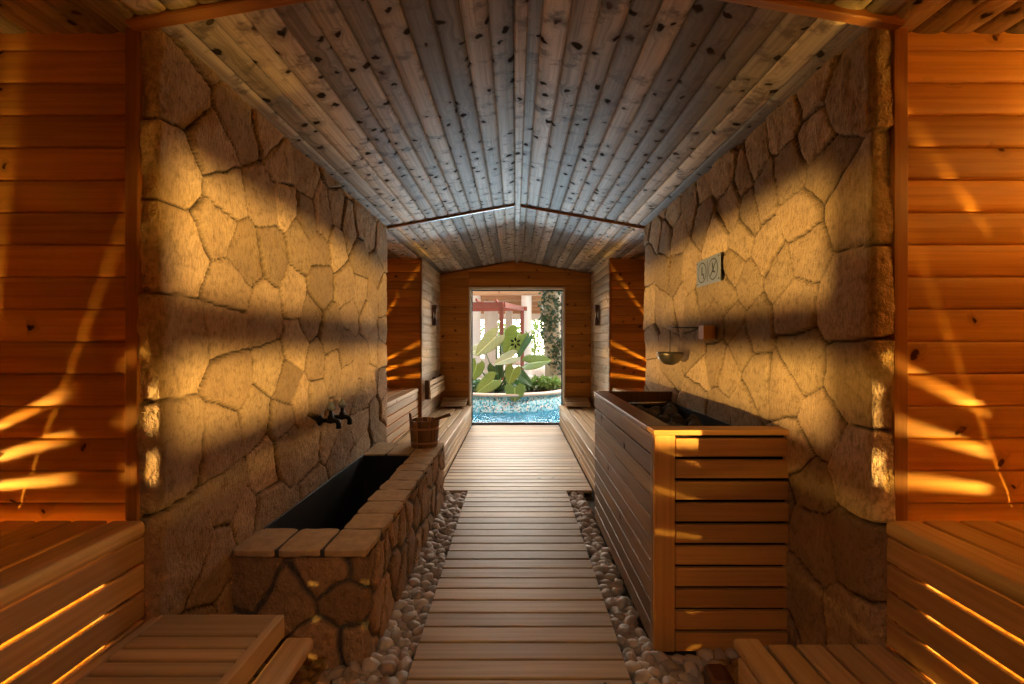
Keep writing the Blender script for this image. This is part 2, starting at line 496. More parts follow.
def stone_wall(sign, seeds, seed, name):
    """sign -1 left, +1 right. Main face x = sign*HX, end faces wrap round the corners"""
    E = .046
    base = HX + .016                       # stones stand about 3 cm proud of the core
    L = Y1 - Y0
    r = .012
    def path(u):
        if u < 0:   # near return (faces the camera)
            return (sign * (base + min(-u, E + .02)), Y0 + .0, 0, -1) if u < -.004 else (sign * base, Y0, -sign * .7, -.7)
        if u > L:
            return (sign * (base + (u - L)), Y1, 0, 1) if u > L + .004 else (sign * base, Y1, -sign * .7, .7)
        w = 1.0
        return (sign * base, Y0 + u, -sign, 0)
    us = np.concatenate([np.arange(-E, -.006, .008), [-.003], np.arange(.004, L - .003, .0085), [L + .003], np.arange(L + .008, L + E, .008)])
    ts = np.arange(-.06, 2.34, .0085)
    sd = [(px_wall(*p)[0] - Y0, px_wall(*p)[1]) for p in seeds]
    pts = fill_seeds(sd, -.02, L + .03, -.1, 2.4, .26)
    ex = MB()
    x0, x1 = sorted((sign * (base + .004), sign * (XO + .1)))
    ex.box(x0, x1, Y0 + .03, Y1 - .03, -.06, 2.6, .001)
    o = stone_surface(name, path, us, ts, pts, M['stone'], .0036, .015, .002, .016, seed, extra=ex, tilt=.05, rnd=.006)
    o['kind'] = 'structure'
    return o

stone_wall(-1, LEFT_SEEDS, 3, 'wall_left_stone')
stone_wall(1, RIGHT_SEEDS, 5, 'wall_right_stone')

# ---- ceiling
def slope_sheet(mb, sign, y0, y1, xin=0.0, xout=1.19, z_off=0.0):
    run = xout - xin
    across = Vector((sign, 0, -.178)).normalized()
    W = run / across.x * sign
    n = Vector((-sign * .178, 0, -1)).normalized()
    mb.sheet((sign * xin, y0, gable(xin) + z_off), Y_, across, n, y1 - y0, abs(W), .0985, PC)

mb = MB()
for s in (-1, 1):
    slope_sheet(mb, s, YB, Y0 - .03)
    slope_sheet(mb, s, Y0 - .03, Y1)
    slope_sheet(mb, s, Y1, Y3 + .02)
    for (a, b) in ((YB, Y0 + .02), (Y1 - .02, Y2 + .02)):
        mb.sheet((s * 1.17, a, 2.235), Y_, (s, 0, 0), (0, 0, -1), b - a, XO - 1.15, .0985, PC)
mb.box(-XO - .1, XO + .1, YB - .1, Y3 + .1, 2.62, 2.72)
for s in (-1, 1):
    for (a, b) in ((YB, Y0 + .02), (Y1 - .02, Y2 + .02)):
        x0, x1 = sorted((s * 1.19, s * (XO + .1)))
        mb.box(x0, x1, a, b, 2.26, 2.6)
mb.build('ceiling', M['ceil'], kind='structure')

mb = MB(); mb.box(-.005, .045, YB, Y3, 2.405, 2.452, .006)
mb.build('trim_1', M['ceil'], kind='structure')
def rib(name, y, w, h, mat, xo, drop):
    mb = MB()
    for s in (-1, 1):
        p0 = Vector((s * xo, y, gable(xo) - drop)); p1 = Vector((0, y, gable(0) - drop))
        mb.bar(p0, p1, w, h, (0, -s * .17, 1), .004)
    mb.build(name, mat, kind='structure')
rib('trim_2', Y0 - .035, .045, .036, M['trim'], 1.20, -.004)
rib('trim_3', Y1 - .005, .022, .022, M['trim'], 1.16, .012)
rib('trim_4', Y3 - .012, .02, .02, M['trim'], 1.15, .014)

# ---- wooden walls
def wall_obj(name, parts, mat=None):
    mb = MB()
    for p in parts: p(mb)
    return mb.build(name, mat or M['wall'], kind='structure')

def hw(y, x0, x1, z0, z1, face):           # wall across the room; face = direction (0,face,0)
    return lambda mb: mb.sheet((x0, y, z0), X_, Z_, (0, face, 0), x1 - x0, z1 - z0, PITCH, PW, z0)
def sw(x, y0, y1, z0, z1, face):
    return lambda mb: mb.sheet((x, y0, z0), Y_, Z_, (face, 0, 0), y1 - y0, z1 - z0, PITCH, PW, z0)
def bk(x0, x1, y0, y1, z0, z1):
    return lambda mb: mb.box(x0, x1, y0, y1, z0, z1, .001)

for s, nm in ((-1, 'left'), (1, 'right')):
    a, b = sorted((s * 1.185, s * XO))
    wall_obj('wall_%s_near_alcove' % nm, [hw(Y0 + .012, a, b, -.06, 2.26, -1)])
    a, b = sorted((s * 1.128, s * XO))
    c, d = sorted((s * 1.14, s * (XO + .1)))
    wall_obj('wall_%s_far_alcove' % nm, [hw(Y2, a, b, -.06, 2.26, -1), hw(Y1 - .012, *sorted((s * 1.19, s * XO)), -.06, 2.26, 1),
             bk(c, d, Y2 + .01, Y2 + .06, -.06, 2.6)])
    a, b = sorted((s * (XO + .012), s * (XO + .1)))
    wall_obj('wall_%s_outer' % nm, [sw(s * XO, YB, Y0, -.06, 2.26, -s), sw(s * XO, Y1, Y2, -.06, 2.26, -s), bk(a, b, YB - .1, Y2 + .06, -.1, 2.6)])
    a, b = sorted((s * (HX + .012), s * (HX + .08)))
    wall_obj('wall_%s_far' % nm, [sw(s * HX, Y2, Y3 + .02, -.06, 2.27, -s), bk(a, b, Y2 + .06, Y3 + .1, -.1, 2.6)], M['wall_daylit'])
WX0, WX1, WZ = -.693, .737, 2.05
wall_obj('wall_end', [hw(Y3, -HX - .03, WX0, -.06, 2.28, -1), hw(Y3, WX1, HX + .03, -.06, 2.28, -1), hw(Y3, WX0, WX1, WZ, 2.28, -1),
     hw(Y3, -1.0, 0, 2.28, 2.40, -1), hw(Y3, 0, 1.0, 2.28, 2.40, -1), hw(Y3, -.5, .5, 2.40, 2.50, -1),
     bk(-HX - .1, WX0, Y3 + .012, Y3 + .12, -.1, 2.6), bk(WX1, HX + .1, Y3 + .012, Y3 + .12, -.1, 2.6), bk(WX0, WX1, Y3 + .012, Y3 + .12, WZ, 2.6)])
wall_obj('wall_back', [hw(YB, -XO, XO, -.06, 2.55, 1), bk(-XO - .1, XO + .1, YB - .1, YB - .012, -.1, 2.6)])

# corner posts
n = 5
for (x, y, w, d) in ((-1.206, Y0 + .002, .044, .050), (1.210, Y0 + .002, .048, .050), (-1.139, Y2 - .004, .022, .03), (1.139, Y2 - .004, .022, .03)):
    mb = MB(); mb.box(x - w / 2, x + w / 2, y - d / 2, y + d / 2, -.05, 2.24, .004)
    mb.build('trim_%d' % n, M['trim'], kind='structure'); n += 1

# ground under the deck
mb = MB(); mb.box(-XO - .1, XO + .1, YB - .1, Y3 + .12, -.16, -.055, .001)
mb.build('floor', M['ground'], kind='structure')

for s, nm in ((-1, 'left'), (1, 'right')):
    for (a, b), q in (((YB, Y0 - .02), 'near'), ((Y1 + .02, Y2), 'far')):
        x0, x1 = sorted((s * 1.24, s * (XO - .005)))
        mb = MB(); mb.box(x0, x1, a, b, -.055, -.045, .001); mb.build('floor_%s_%s_alcove' % (nm, q), M['cream'], kind='structure')  # pale slab added under the benches to show bright through the gaps

# ------------------------------------------------------------------ deck
def deck(name, x0, x1, y0, y1, pitch, label, phase=0.0):
    root = empty(name, ((x0 + x1) / 2, (y0 + y1) / 2, -.055), label, 'deck')
    mb = MB()
    y = y0
    while y < y1 - .02:
        w = min(pitch - .009, y1 - y)
        mb.board(((x0 + x1) / 2 + random.uniform(-.0015, .0015), y + w / 2, -.0125 + random.uniform(-.0008, .0008)), X_, Y_, x1 - x0, w, .025, .004, 2)
        y += pitch
    mb.build('boards', M['deck'], root)
    for x in (x0 + .06, (x0 + x1) / 2, x1 - .06):
        j = MB(); j.box(x - .02, x + .02, y0, y1, -.055, -.026); j.build('joist', M['black'], root)
    return root
deck('deck_walkway', -.402, .427, -1.3, 3.80, .103, 'narrow wooden board walkway running down the middle between the two pebble strips')
deck('deck_platform', -.643, .643, 3.812, 6.76, .103, 'wide wooden board floor between the far benches in front of the window')

# ------------------------------------------------------------------ benches
def bench_slats(root, x0, x1, y0, y1, z, n, mat, along='y', gap=.012, thick=.028, nose=None):
    mb = MB()
    if along == 'y':
        w = (x1 - x0 + gap) / n
        for k in range(n):
            a = x0 + k * w
            mb.board((a + (w - gap) / 2, (y0 + y1) / 2, z - thick / 2), Y_, X_, y1 - y0, w - gap, thick, .006, 2)
    else:
        w = (y1 - y0 + gap) / n
        for k in range(n):
            a = y0 + k * w
            mb.board(((x0 + x1) / 2, a + (w - gap) / 2, z - thick / 2), X_, Y_, x1 - x0, w - gap, thick, .006, 2)
    return mb.build('seat_slats', mat, root)

def bench_front(root, x, sgn, y0, y1, z0, z1, n, mat, gap=.014, thick=.015):
    """boards facing the aisle, sgn = direction of the outside"""
    mb = MB()
    w = (z1 - z0 + gap) / n
    for k in range(n):
        a = z0 + k * w
        mb.board((x - sgn * thick / 2, (y0 + y1) / 2, a + (w - gap) / 2), Y_, Z_, y1 - y0, w - gap, thick, .004, 2)
    return mb.build('front_boards', mat, root)

def bench_frame(root, x0, x1, y0, y1, z0, z1, mat, front_x, sgn, ys):
    for y in ys:
        mb = MB()
        mb.box(front_x - sgn * .026 - .02 - (sgn > 0) * .02 + (sgn < 0) * .02, front_x - sgn * .026 + .0 - (sgn > 0) * .0 + (sgn < 0) * .04, y - .02, y + .02, z0, z1)
        mb.build('support', mat, root)

def upper_bench(s, y0, y1, label):
    fx = s * 1.163
    zt = .69
    xo = s * (XO - .02)
    root = empty('upper_bench', (s * 1.7, (y0 + y1) / 2, -.055), label, 'bench')
    a, b = sorted((s * 1.155, s * 1.265))
    mb = MB(); mb.board(((a + b) / 2, (y0 + y1) / 2, zt - .025), Y_, X_, y1 - y0, b - a, .050, .016, 3)
    mb.build('nosing_board', M['bench'], root)
    a, b = sorted((s * 1.277, xo))
    bench_slats(root, a, b, y0, y1, zt - .002, 9, M['bench'], gap=.010)
    bench_front(root, fx, -s, y0, y1, .040, zt - .053, 7, M['bench'], gap=.0115)
    for y in (y0 + .07, y1 - .07):
        mb = MB(); a, b = sorted((s * 1.182, s * 1.222))
        mb.box(a, b, y - .05, y + .05, -.055, zt - .052); mb.build('leg', M['bench'], root)
        mb = MB(); a, b = sorted((s * 1.235, xo))
        mb.box(a, b, y - .02, y + .02, zt - .085, zt - .031); mb.build('rail', M['bench'], root)
    return root
upper_bench(-1, -1.40, Y0 - .022, 'high slatted wooden bench filling the near left alcove, glowing lines between its front boards')
upper_bench(1, -1.40, Y0 - .022, 'high slatted wooden bench filling the near right alcove beside the heater box')
upper_bench(-1, Y1 + .05, Y2 - .02, 'high slatted wooden bench in the far left alcove behind the stone bath')
upper_bench(1, Y1 + .05, Y2 - .02, 'high slatted wooden bench in the far right alcove, mostly hidden behind the heater box')

# far low benches
def low_bench(s, y0, y1, label):
    root = empty('low_bench', (s * .88, (y0 + y1) / 2, -.055), label, 'bench')
    fx, zt = s * .652, .295
    a, b = sorted((s * .645, s * .735))
    mb = MB(); mb.board(((a + b) / 2, (y0 + y1) / 2, zt - .015), Y_, X_, y1 - y0, b - a, .030, .008, 2)
    mb.build('nosing_board', M['bench'], root)
    a, b = sorted((s * .745, s * (HX - .012)))
    bench_slats(root, a, b, y0, y1, zt, 4, M['bench'], gap=.012)
    bench_front(root, fx, -s, y0, y1, .005, zt - .034, 4, M['bench'], gap=.013)
    for y in (y0 + .05, (y0 + y1) / 2, y1 - .05):
        a, b = sorted((s * .68, s * .72))
        mb = MB(); mb.box(a, b, y - .02, y + .02, -.055, zt - .031); mb.build('leg', M['bench'], root)
        mb = MB(); a, b = sorted((s * .722, s * (HX - .02)))
        mb.box(a, b, y - .02, y + .02, zt - .075, zt - .029); mb.build('rail', M['bench'], root)
    return root
low_bench(-1, 3.80, Y3 - .02, 'long low slatted bench on the left of the window, beyond the stone bath')
low_bench(1, 3.40, Y3 - .02, 'long low slatted bench on the right of the window, beyond the heater box')

# near low bench, left: slats run crosswise, a side board and a rounded rail
root = empty('low_bench', (-.93, .6, -.055), 'low slatted footbench at the bottom left with crosswise slats and a rounded rail', 'bench')
mb = MB(); y = 1.348
mb.board((-.945, 1.406, .362), X_, Y_, .36, .104, .026, .005, 2)
while y > -.55:
    mb.board((-.945, y - .022, .362), X_, Y_, .36, .043, .026, .005, 2)
    y -= .0535
mb.build('seat_slats', M['bench'], root)
for x in (-.751, -1.139):
    mb = MB(); mb.board((x, .455, .341), Y_, Z_, 2.00, .070, .026, .004, 2); mb.build('side_board', M['bench'], root)
mb = MB(); mb.board((-.692, .465, .280), Y_, X_, 2.0, .090, .042, .014, 3); mb.build('rounded_rail', M['bench'], root)
for (x, y) in ((-.71, 1.30), (-1.12, 1.30), (-.71, -.4), (-1.12, -.4)):
    mb = MB(); mb.box(x - .025, x + .025, y - .03, y + .03, -.055, .26 if x > -.9 else .306); mb.build('leg', M['trim'], root)
# near low bench, right
root = empty('low_bench', (.92, .6, -.055), 'low slatted footbench at the bottom right in front of the heater box, lengthwise slats', 'bench')
mb = MB(); mb.board((.735, .455, .287), Y_, X_, 2.0, .084, .030, .010, 3); mb.build('nosing_board', M['bench'], root)
bench_slats(root, .787, 1.140, -.54, 1.425, .302, 4, M['bench'], gap=.012)
mb = MB(); mb.board((.700, .42, .215), Y_, Z_, 1.98, .110, .022, .004, 2); mb.build('apron', M['bench'], root)
for (x, y) in ((.73, 1.34), (1.09, 1.34), (.73, -.4), (1.09, -.4)):
    mb = MB(); mb.box(x - .018, x + .018, y - .03, y + .03, -.055, .271); mb.build('leg', M['trim'], root)
# small dark end blocks that show beside the footbenches
mb = MB(); mb.box(-.80, -.745, 1.50, 1.60, -.055, .10, .012)
tag(mb.build('wooden_block', M['heat_cap'], origin=(-.77, 1.55, -.055)), 'small dark wooden block on the pebbles in front of the stone bath', 'block')
mb = MB(); mb.box(.70, .78, 1.60, 1.70, -.055, .05, .012)
tag(mb.build('wooden_block', M['heat_cap'], origin=(.74, 1.65, -.055)), 'small dark wooden block on the pebbles in front of the heater box', 'block')

# headrests on the low benches at the window wall
for s in (-1, 1):
    root = empty('headrest', (s * .885, 6.56, .295), 'tilted slatted wooden headrest lying on the far %s low bench by the window wall' % ('left' if s < 0 else 'right'), 'headrest')
    for x in (s * .74, s * 1.03):
        mb = MB()
        vs = []
        for dx in (-.012, .012):
            for (yy, zz) in ((6.40, .296), (6.74, .296), (6.74, .405), (6.40, .318)):
                vs.append((x + dx, yy, zz))
        mb.add(vs, [[0, 1, 2, 3], [7, 6, 5, 4], [0, 4, 5, 1], [1, 5, 6, 2], [2, 6, 7, 3], [3, 7, 4, 0]], [[(p, q) for p, q in ((0, 0), (.3, 0), (.3, .1), (0, .1))]] * 6)
        mb.build('side', M['bench'], root)
    mb = MB()
    for k in range(4):
        t = (k + .5) / 4
        mb.board((s * .885, 6.40 + .34 * t, .326 + .087 * t), X_, (0, .34, .087), .36, .078, .014, .004, 2)
    mb.build('slats', M['bench'], root)

# backrest on the left wall
root = empty('backrest', (-1.08, 6.1, .54), 'slatted wooden backrest fixed to the far left wall above the low bench', 'backrest')
for (a, b) in ((5.56, 6.10), (6.115, 6.66)):
    for k, (z, h) in enumerate(((.728, .06), (.665, .038), (.622, .038), (.567, .062))):
        if k in (0,): mb = MB()
        mb.board((-1.055 - (.76 - z) * -.06, (a + b) / 2, z), Y_, (.06, 0, -1), b - a, h, .018, .004, 2)
    mb.build('back_slats', M['bench'], root)
for y in (5.60, 6.11, 6.62):
    mb = MB(); mb.board((-1.088, y, .65), Z_, X_, .235, .05, .032, .008, 2); mb.build('bracket', M['heat_cap'], root)

# ------------------------------------------------------------------ stone bath
TX, TY0, TY1 = -.588, 1.812, 3.685
bath = empty('stone_bath', (-.85, 2.75, -.055), 'built-in stone bath with coping stones and black basin against the left wall', 'bath')
def bath_path(u):      # u<0 along the front (towards the wall), u>0 along the side, >L the far end
    L = TY1 - TY0
    if u < -.003: return (TX + u, TY0, 0, -1)
    if u <= .003: return (TX, TY0, .7, -.7)
    if u < L - .003: return (TX, TY0 + u, 1, 0)
    if u <= L + .003: return (TX, TY1, .7, .7)
    return (TX - (u - L), TY1, 0, 1)
def pxf(x, y): 
    return ((x - VX) / F * TY0 - TX, CZ - (y - VY) / F * TY0)
bs = [pxf(254, 583), pxf(286, 602), pxf(330, 572), pxf(366, 566), pxf(350, 603), pxf(318, 652), pxf(366, 650), pxf(245, 640)]
bs += [(.10, .30), (.09, .12), (.25, .29), (.22, .08), (.38, .17), (.37, .33), (.52, .28), (.5, .08)]
L = TY1 - TY0
us = np.concatenate([np.arange(-.54, -.006, .007), [-.003, .003], np.arange(.008, L - .006, .0085), [L - .003, L + .003], np.arange(L + .01, L + .54, .012)])
ts = np.arange(-.06, .398, .0075)
seeds = fill_seeds(bs, .55, L + .5, -.02, .40, .15)
stone_surface('masonry', bath_path, us, ts, seeds, M['masonry'], .011, .012, .006, .03, 11, bath, tilt=.03, rnd=.012)
# inner core of the bath walls
mb = MB()
mb.box(-1.10, TX - .004, TY0 + .004, 1.990, -.05, .39, .001)
mb.box(-.752, TX - .004, 1.990, 3.31, -.05, .39, .001)
mb.box(-1.10, TX - .004, 3.31, TY1 - .004, -.05, .39, .001)
mb.build('core', M['coping'], bath)
def coping(x0, x1, y0, y1):
    bm = bmesh.new()
    bmesh.ops.create_cube(bm, size=1)
    for v in bm.verts:
        v.co = ((x0 + x1) / 2 + v.co.x * (x1 - x0), (y0 + y1) / 2 + v.co.y * (y1 - y0), .412 + v.co.z * .036)
    bmesh.ops.subdivide_edges(bm, edges=bm.edges[:], cuts=6, use_grid_fill=True)
    sd = random.random() * 50
    cx, cy, cz = (x0 + x1) / 2, (y0 + y1) / 2, .412
    hx, hy, hz = (x1 - x0) / 2, (y1 - y0) / 2, .018
    for v in bm.verts:
        q = Vector(((v.co.x - cx) / hx, (v.co.y - cy) / hy, (v.co.z - cz) / hz))
        # soften the corners
        m = sorted([abs(q.x), abs(q.y), abs(q.z)])
        k = max(0, m[1] - .80) / .2
        v.co.x -= q.x * .004 * k * (abs(q.x) > .8); v.co.y -= q.y * .004 * k * (abs(q.y) > .8); v.co.z -= q.z * .006 * k * (abs(q.z) > .8)
        nz = noise.noise_vector(Vector((v.co.x * 14 + sd, v.co.y * 14, v.co.z * 14)))
        v.co += nz * .0045
    me = bpy.data.meshes.new('coping_stone')
    off = root_off(bath)
    bm.transform(Matrix.Translation(-off)); bm.to_mesh(me); bm.free()
    for p in me.polygons: p.use_smooth = True
    me.materials.append(M['coping'])
    o = bpy.data.objects.new('coping_stone', me); COL.objects.link(o); o.parent = bath
xs = [-1.120, -.945, -.765, -.578]
for k in range(3):
    coping(xs[k] + (.008 if k else 0), xs[k + 1] - .008, 1.790, 1.996 + random.uniform(-.006, .008))
yy = 2.002
ws = [.18, .165, .185, .17, .19, .165, .18, .17]
for w in ws:
    coping(-.764 + random.uniform(-.006, .006), -.580 + random.uniform(-.006, .004), yy + .006, yy + w - .004); yy += w
coping(-.764, -.580, yy + .006, 3.700)
coping(-1.118, -.950, 3.315, 3.700); coping(-.938, -.775, 3.315, 3.700)
# mortar bed under the copings
mb = MB()
mb.box(-1.115, TX - .004, 1.806, 1.985, .39, .420, .001); mb.box(-.750, TX - .004, 1.985, 3.68, .39, .420, .001); mb.box(-1.115, -.75, 3.325, 3.68, .39, .420, .001)
mm = M['mortar'] = plain('dark_mortar', (.11, .10, .09), .95, 0, 40, .4, .5, .1)
mb.build('mortar', mm, bath)
# basin liner, open on top
mb = MB()
bx0, bx1, by0, by1, bz0, bz1 = -1.108, -.758, 1.998, 3.312, .02, .415
mb.box(bx0, bx0 + .008, by0, by1, bz0, bz1 + .012, .001); mb.box(bx1 - .008, bx1, by0, by1, bz0, bz1, .001)
mb.box(bx0, bx1, by0, by0 + .008, bz0, bz1, .001); mb.box(bx0, bx1, by1 - .008, by1, bz0, bz1, .001); mb.box(bx0, bx1, by0, by1, bz0, bz0 + .008, .001)
mb.build('basin', M['liner'], bath)

# ---- taps on the left wall
def tap(y, z, label):
    x = -1.10
    root = empty('water_tap', (x, y, z), label, 'tap', None)
    mb = MB(); mb.lathe((x - .01, y, z), [(0, 0), (.030, 0), (.030, .008), (.020, .014), (.016, .02), (.0, .02)], 20, X_); mb.build('wall_flange', M['black_metal'], root)
    mb = MB(); mb.tube([(x, y, z), (x + .03, y, z), (x + .055, y, z), (x + .08, y, z), (x + .094, y, z - .007), (x + .10, y, z - .02), (x + .10, y, z - .045)],
                       [.013, .013, .019, .014, .014, .014, .015], 14); mb.build('spout', M['black_metal'], root)
    mb = MB(); mb.lathe((x + .055, y, z), [(0, 0), (.017, .0), (.017, .025), (.011, .032), (.010, .058), (0, .058)], 16); mb.build('valve_stem', M['black_metal'], root)
    h = MB(); h.lathe((x + .055, y, z + .055), [(0, 0), (.018, .002), (.025, .012), (.025, .022), (.017, .034), (.009, .042), (.007, .052), (0, .055)], 10, smooth=False)
    h.build('handle', M['crystal'], root)
tap(2.575, .800, 'black wall tap with grey faceted handle, the nearer of the pair above the bath')
tap(2.745, .793, 'black wall tap with grey faceted handle, the farther of the pair above the bath')

# ---- wooden bucket with ladle on the bath corner
def staves(mb, c, r0, r1, h, n, gap=.0, tall=()):
    c = Vector(c)
    for k in range(n):
        an = 2 * math.pi * (k + .5) / n
        rad = Vector((math.cos(an), math.sin(an), 0)); tan = Vector((-math.sin(an), math.cos(an), 0))
        hh = h + (.055 if k in tall else 0)
        p0 = c + rad * r0; p1 = c + rad * (r0 + (r1 - r0) * hh / h) + Z_ * hh
        w = 2 * math.pi * (r0 + r1) / 2 / n
        a = (p1 - p0)
        mb.board((p0 + p1) / 2, a, tan, a.length, w, .013, .003, 1)
bc = (-.712, 3.565, .431)
bucket = empty('sauna_bucket', bc, 'round wooden stave bucket with copper hoops on the far corner of the stone bath', 'bucket')
mb = MB(); staves(mb, bc, .096, .110, .205, 20, tall=(10, 11)); mb.build('staves', M['bucket'], bucket)
mb = MB(); mb.lathe(bc, [(0, .002), (.095, .002), (.095, .014), (0, .014)], 24, smooth=False); mb.build('bucket_base', M['bucket'], bucket)
for z, r in ((.025, .1055), (.135, .113)):
    mb = MB(); mb.lathe((bc[0], bc[1], bc[2] + z), [(r, 0), (r + .002, .001), (r + .003, .016), (r + .001, .017), (r - .001, .017), (r - .002, 0), (r, 0)], 32); mb.build('hoop', M['hoop'], bucket)
ladle = empty('wooden_ladle', (bc[0], bc[1], bc[2] + .10), 'wooden ladle standing in the bucket, handle leaning out to the right', 'ladle')
mb = MB(); mb.tube([(bc[0] + .0, bc[1], .585), (bc[0] + .08, bc[1] - .01, .635), (bc[0] + .15, bc[1] - .015, .660), (bc[0] + .205, bc[1] - .02, .678)], [.010, .011, .012, .014], 12); mb.build('handle', M['bucket'], ladle)
mb = MB(); mb.lathe((bc[0] - .02, bc[1], .53), [(0, 0), (.025, .004), (.04, .02), (.045, .05), (.040, .05), (.034, .022), (.02, .01), (0, .008)], 20); mb.build('bowl', M['bucket'], ladle)

# ------------------------------------------------------------------ heater box
HX0, HX1, HY0, HY1, HT = .572, 1.130, 1.872, 3.29, .884
hb = empty('heater_box', (.84, 2.6, -.055), 'tall slatted wooden box around the sauna heater against the right stone wall', 'heater box')
# front
pz0, pz1 = -.03, HT - .022
mb = MB(); mb.box(HX0, HX0 + .085, HY0, HY0 + .024, pz0, pz1, .003); mb.build('corner_post', M['heat'], hb)
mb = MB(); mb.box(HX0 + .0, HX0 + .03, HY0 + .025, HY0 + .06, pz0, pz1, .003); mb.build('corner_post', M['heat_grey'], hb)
nb = 10; pit = (pz1 - pz0) / nb
mb = MB()
for k in range(nb):
    z = pz0 + pit * k
    gap = .014
    mb.board(((HX0 + .087 + HX1 - .002) / 2, HY0 + .014, z + (pit - gap) / 2), X_, Z_, HX1 - HX0 - .09, pit - gap, .022, .004, 2)
mb.build('front_boards', M['heat'], hb)
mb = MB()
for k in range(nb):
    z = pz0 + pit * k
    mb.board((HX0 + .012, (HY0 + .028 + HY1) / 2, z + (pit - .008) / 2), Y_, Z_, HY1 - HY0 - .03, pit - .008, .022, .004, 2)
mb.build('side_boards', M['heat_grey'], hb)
mb = MB(); mb.box(HX0 + .028, HX1 - .004, HY0 + .030, HY0 + .036, pz0, pz1, .001); mb.box(HX0 + .026, HX0 + .032, HY0 + .07, HY1 - .03, pz0, pz1, .001)
mb.build('dark_backing', M['black'], hb)
mb = MB(); mb.box(HX0 + .02, HX1, HY1 - .03, HY1, pz0, HT + .004, .003); mb.build('back_panel', M['heat_cap'], hb)
mb = MB(); mb.board(((HX0 - .006 + HX1) / 2, HY0 + .040, HT - .010), X_, Y_, HX1 - HX0 + .006, .094, .022, .004, 2); mb.build('front_cap', M['heat'], hb)
mb = MB(); mb.board((HX0 + .045, (HY0 + .089 + HY1) / 2, HT - .010), Y_, X_, HY1 - HY0 - .089, .105, .022, .005, 2); mb.build('side_cap', M['heat_cap'], hb)
for y in (HY0 + .5, HY0 + .95):
    mb = MB(); mb.box(HX0 + .036, HX0 + .096, y - .02, y + .02, HT - .09, HT - .023, .003); mb.build('inner_block', M['heat_cap'], hb)
# heater itself: dark metal tray with rocks and a guard rail
ht = empty('stove_tray', (.88, 2.6, -.055), 'dark metal stove tray sunk inside the wooden heater box', 'stove')
sx0, sx1, sy0, sy1 = .700, 1.080, 2.02, 3.22
mb = MB()
mb.box(sx0, sx0 + .008, sy0, sy1, .02, .80, .001); mb.box(sx1 - .008, sx1, sy0, sy1, .02, .83, .001)
mb.box(sx0, sx1, sy0, sy0 + .008, .02, .80, .001); mb.box(sx0, sx1, sy1 - .008, sy1, .02, .80, .001)
mb.box(sx0, sx1, sy0, sy1, .60, .62, .001)
mb.build('tray', M['black_metal'], ht)
mb = MB(); mb.box(sx0, sx1, sy0, sy1, -.055, .02, .002); mb.build('base', M['black_metal'], ht)
mb = MB(); mb.tube([(.745, 3.02, .60), (.745, 3.02, .825), (.755, 3.02, .838), (1.0, 3.02, .838)], .0075, 10); mb.build('steel_rail', M['steel'], ht)

def lump(name, seed, sub, amp, facet):
    bm = bmesh.new(); bmesh.ops.create_icosphere(bm, subdivisions=sub, radius=1)
    for v in bm.verts:
        d = v.co.normalized()
        r = 1 + amp * noise.noise(d * 1.3 + Vector((seed * 7.3, 0, 0))) + amp * .5 * noise.noise(d * 2.7 + Vector((0, seed * 3.3, 0)))
        v.co = d * r
    if facet:
        rr = random.Random(seed)
        for _ in range(9):
            n_ = Vector((rr.gauss(0, 1), rr.gauss(0, 1), rr.gauss(0, 1))).normalized()
            h = rr.uniform(.62, .85)
            for v in bm.verts:
                t = v.co.dot(n_)
                if t > h: v.co -= n_ * (t - h)
    me = bpy.data.meshes.new(name); bm.to_mesh(me); bm.free()
    for p in me.polygons: p.use_smooth = not facet
    return me
rocks = [lump('sauna_rock', i + 1, 3, .25, True) for i in range(5)]
for m in rocks: m.materials.append(M['rock'])
spots = []
for _ in range(4000):
    x, y = random.uniform(sx0 + .05, sx1 - .05), random.uniform(sy0 + .05, sy1 - .05)
    if all(math.hypot(x - a, y - b) > .072 for a, b in spots): spots.append((x, y))
for (x, y) in spots:
    o = bpy.data.objects.new('sauna_rock', random.choice(rocks)); COL.objects.link(o)
    far = (y - sy0) / (sy1 - sy0)
    zb = .745 + .04 * (x - sx0) / .38 + random.uniform(-.012, .012)
    o.location = (x, y, zb)
    s_ = random.uniform(.040, .052)
    o.scale = (s_ * random.uniform(.9, 1.25), s_, s_ * random.uniform(.8, 1))
    o.rotation_euler = [random.uniform(0, 6.28) for _ in range(3)]
    tag(o, 'dark sauna rock heaped in the stove inside the wooden heater box', 'rock', 'dark rocks heaped on the sauna stove')
    o.name = 'sauna_rock'
mb = MB()
for _ in range(260):     # the rocks below the top layer
    pass

# ---- bowl hanging over the stove
bx, by, bz = .995, 2.93, 1.179
hang = empty('aroma_bowl', (bx, by, bz), 'half-round bronze bowl hanging from a thin arm over the stove', 'bowl')
R_ = .084
pr = [(0, -R_)] + [(R_ * math.sin(a), -R_ * math.cos(a)) for a in [math.radians(d) for d in range(10, 91, 10)]] + [(R_ - .004, 0)] + [((R_ - .004) * math.sin(a), -(R_ - .004) * math.cos(a)) for a in [math.radians(d) for d in range(80, -1, -10)]]
mb = MB(); mb.lathe((bx, by, bz), pr, 36); mb.build('bowl', M['copper'], hang)
mb = MB(); mb.tube([(bx, by, bz + .155), (bx, by, bz - .07)], .0028, 8); mb.build('hanger', M['black_metal'], hang)
arm = empty('hanging_bracket', (1.08, 2.57, 1.30), 'thin metal arm on a square wooden wall block on the right stone wall', 'bracket')
mb = MB(); mb.tube([(bx, by, bz + .155), (bx + .004, by - .03, bz + .156), (1.06, 2.57, bz + .146)], .0035, 8); mb.build('arm', M['black_metal'], arm)
mb = MB(); mb.box(1.045, 1.112, 2.53, 2.60, 1.258, 1.338, .004); mb.build('wood_block', M['heat'], arm)

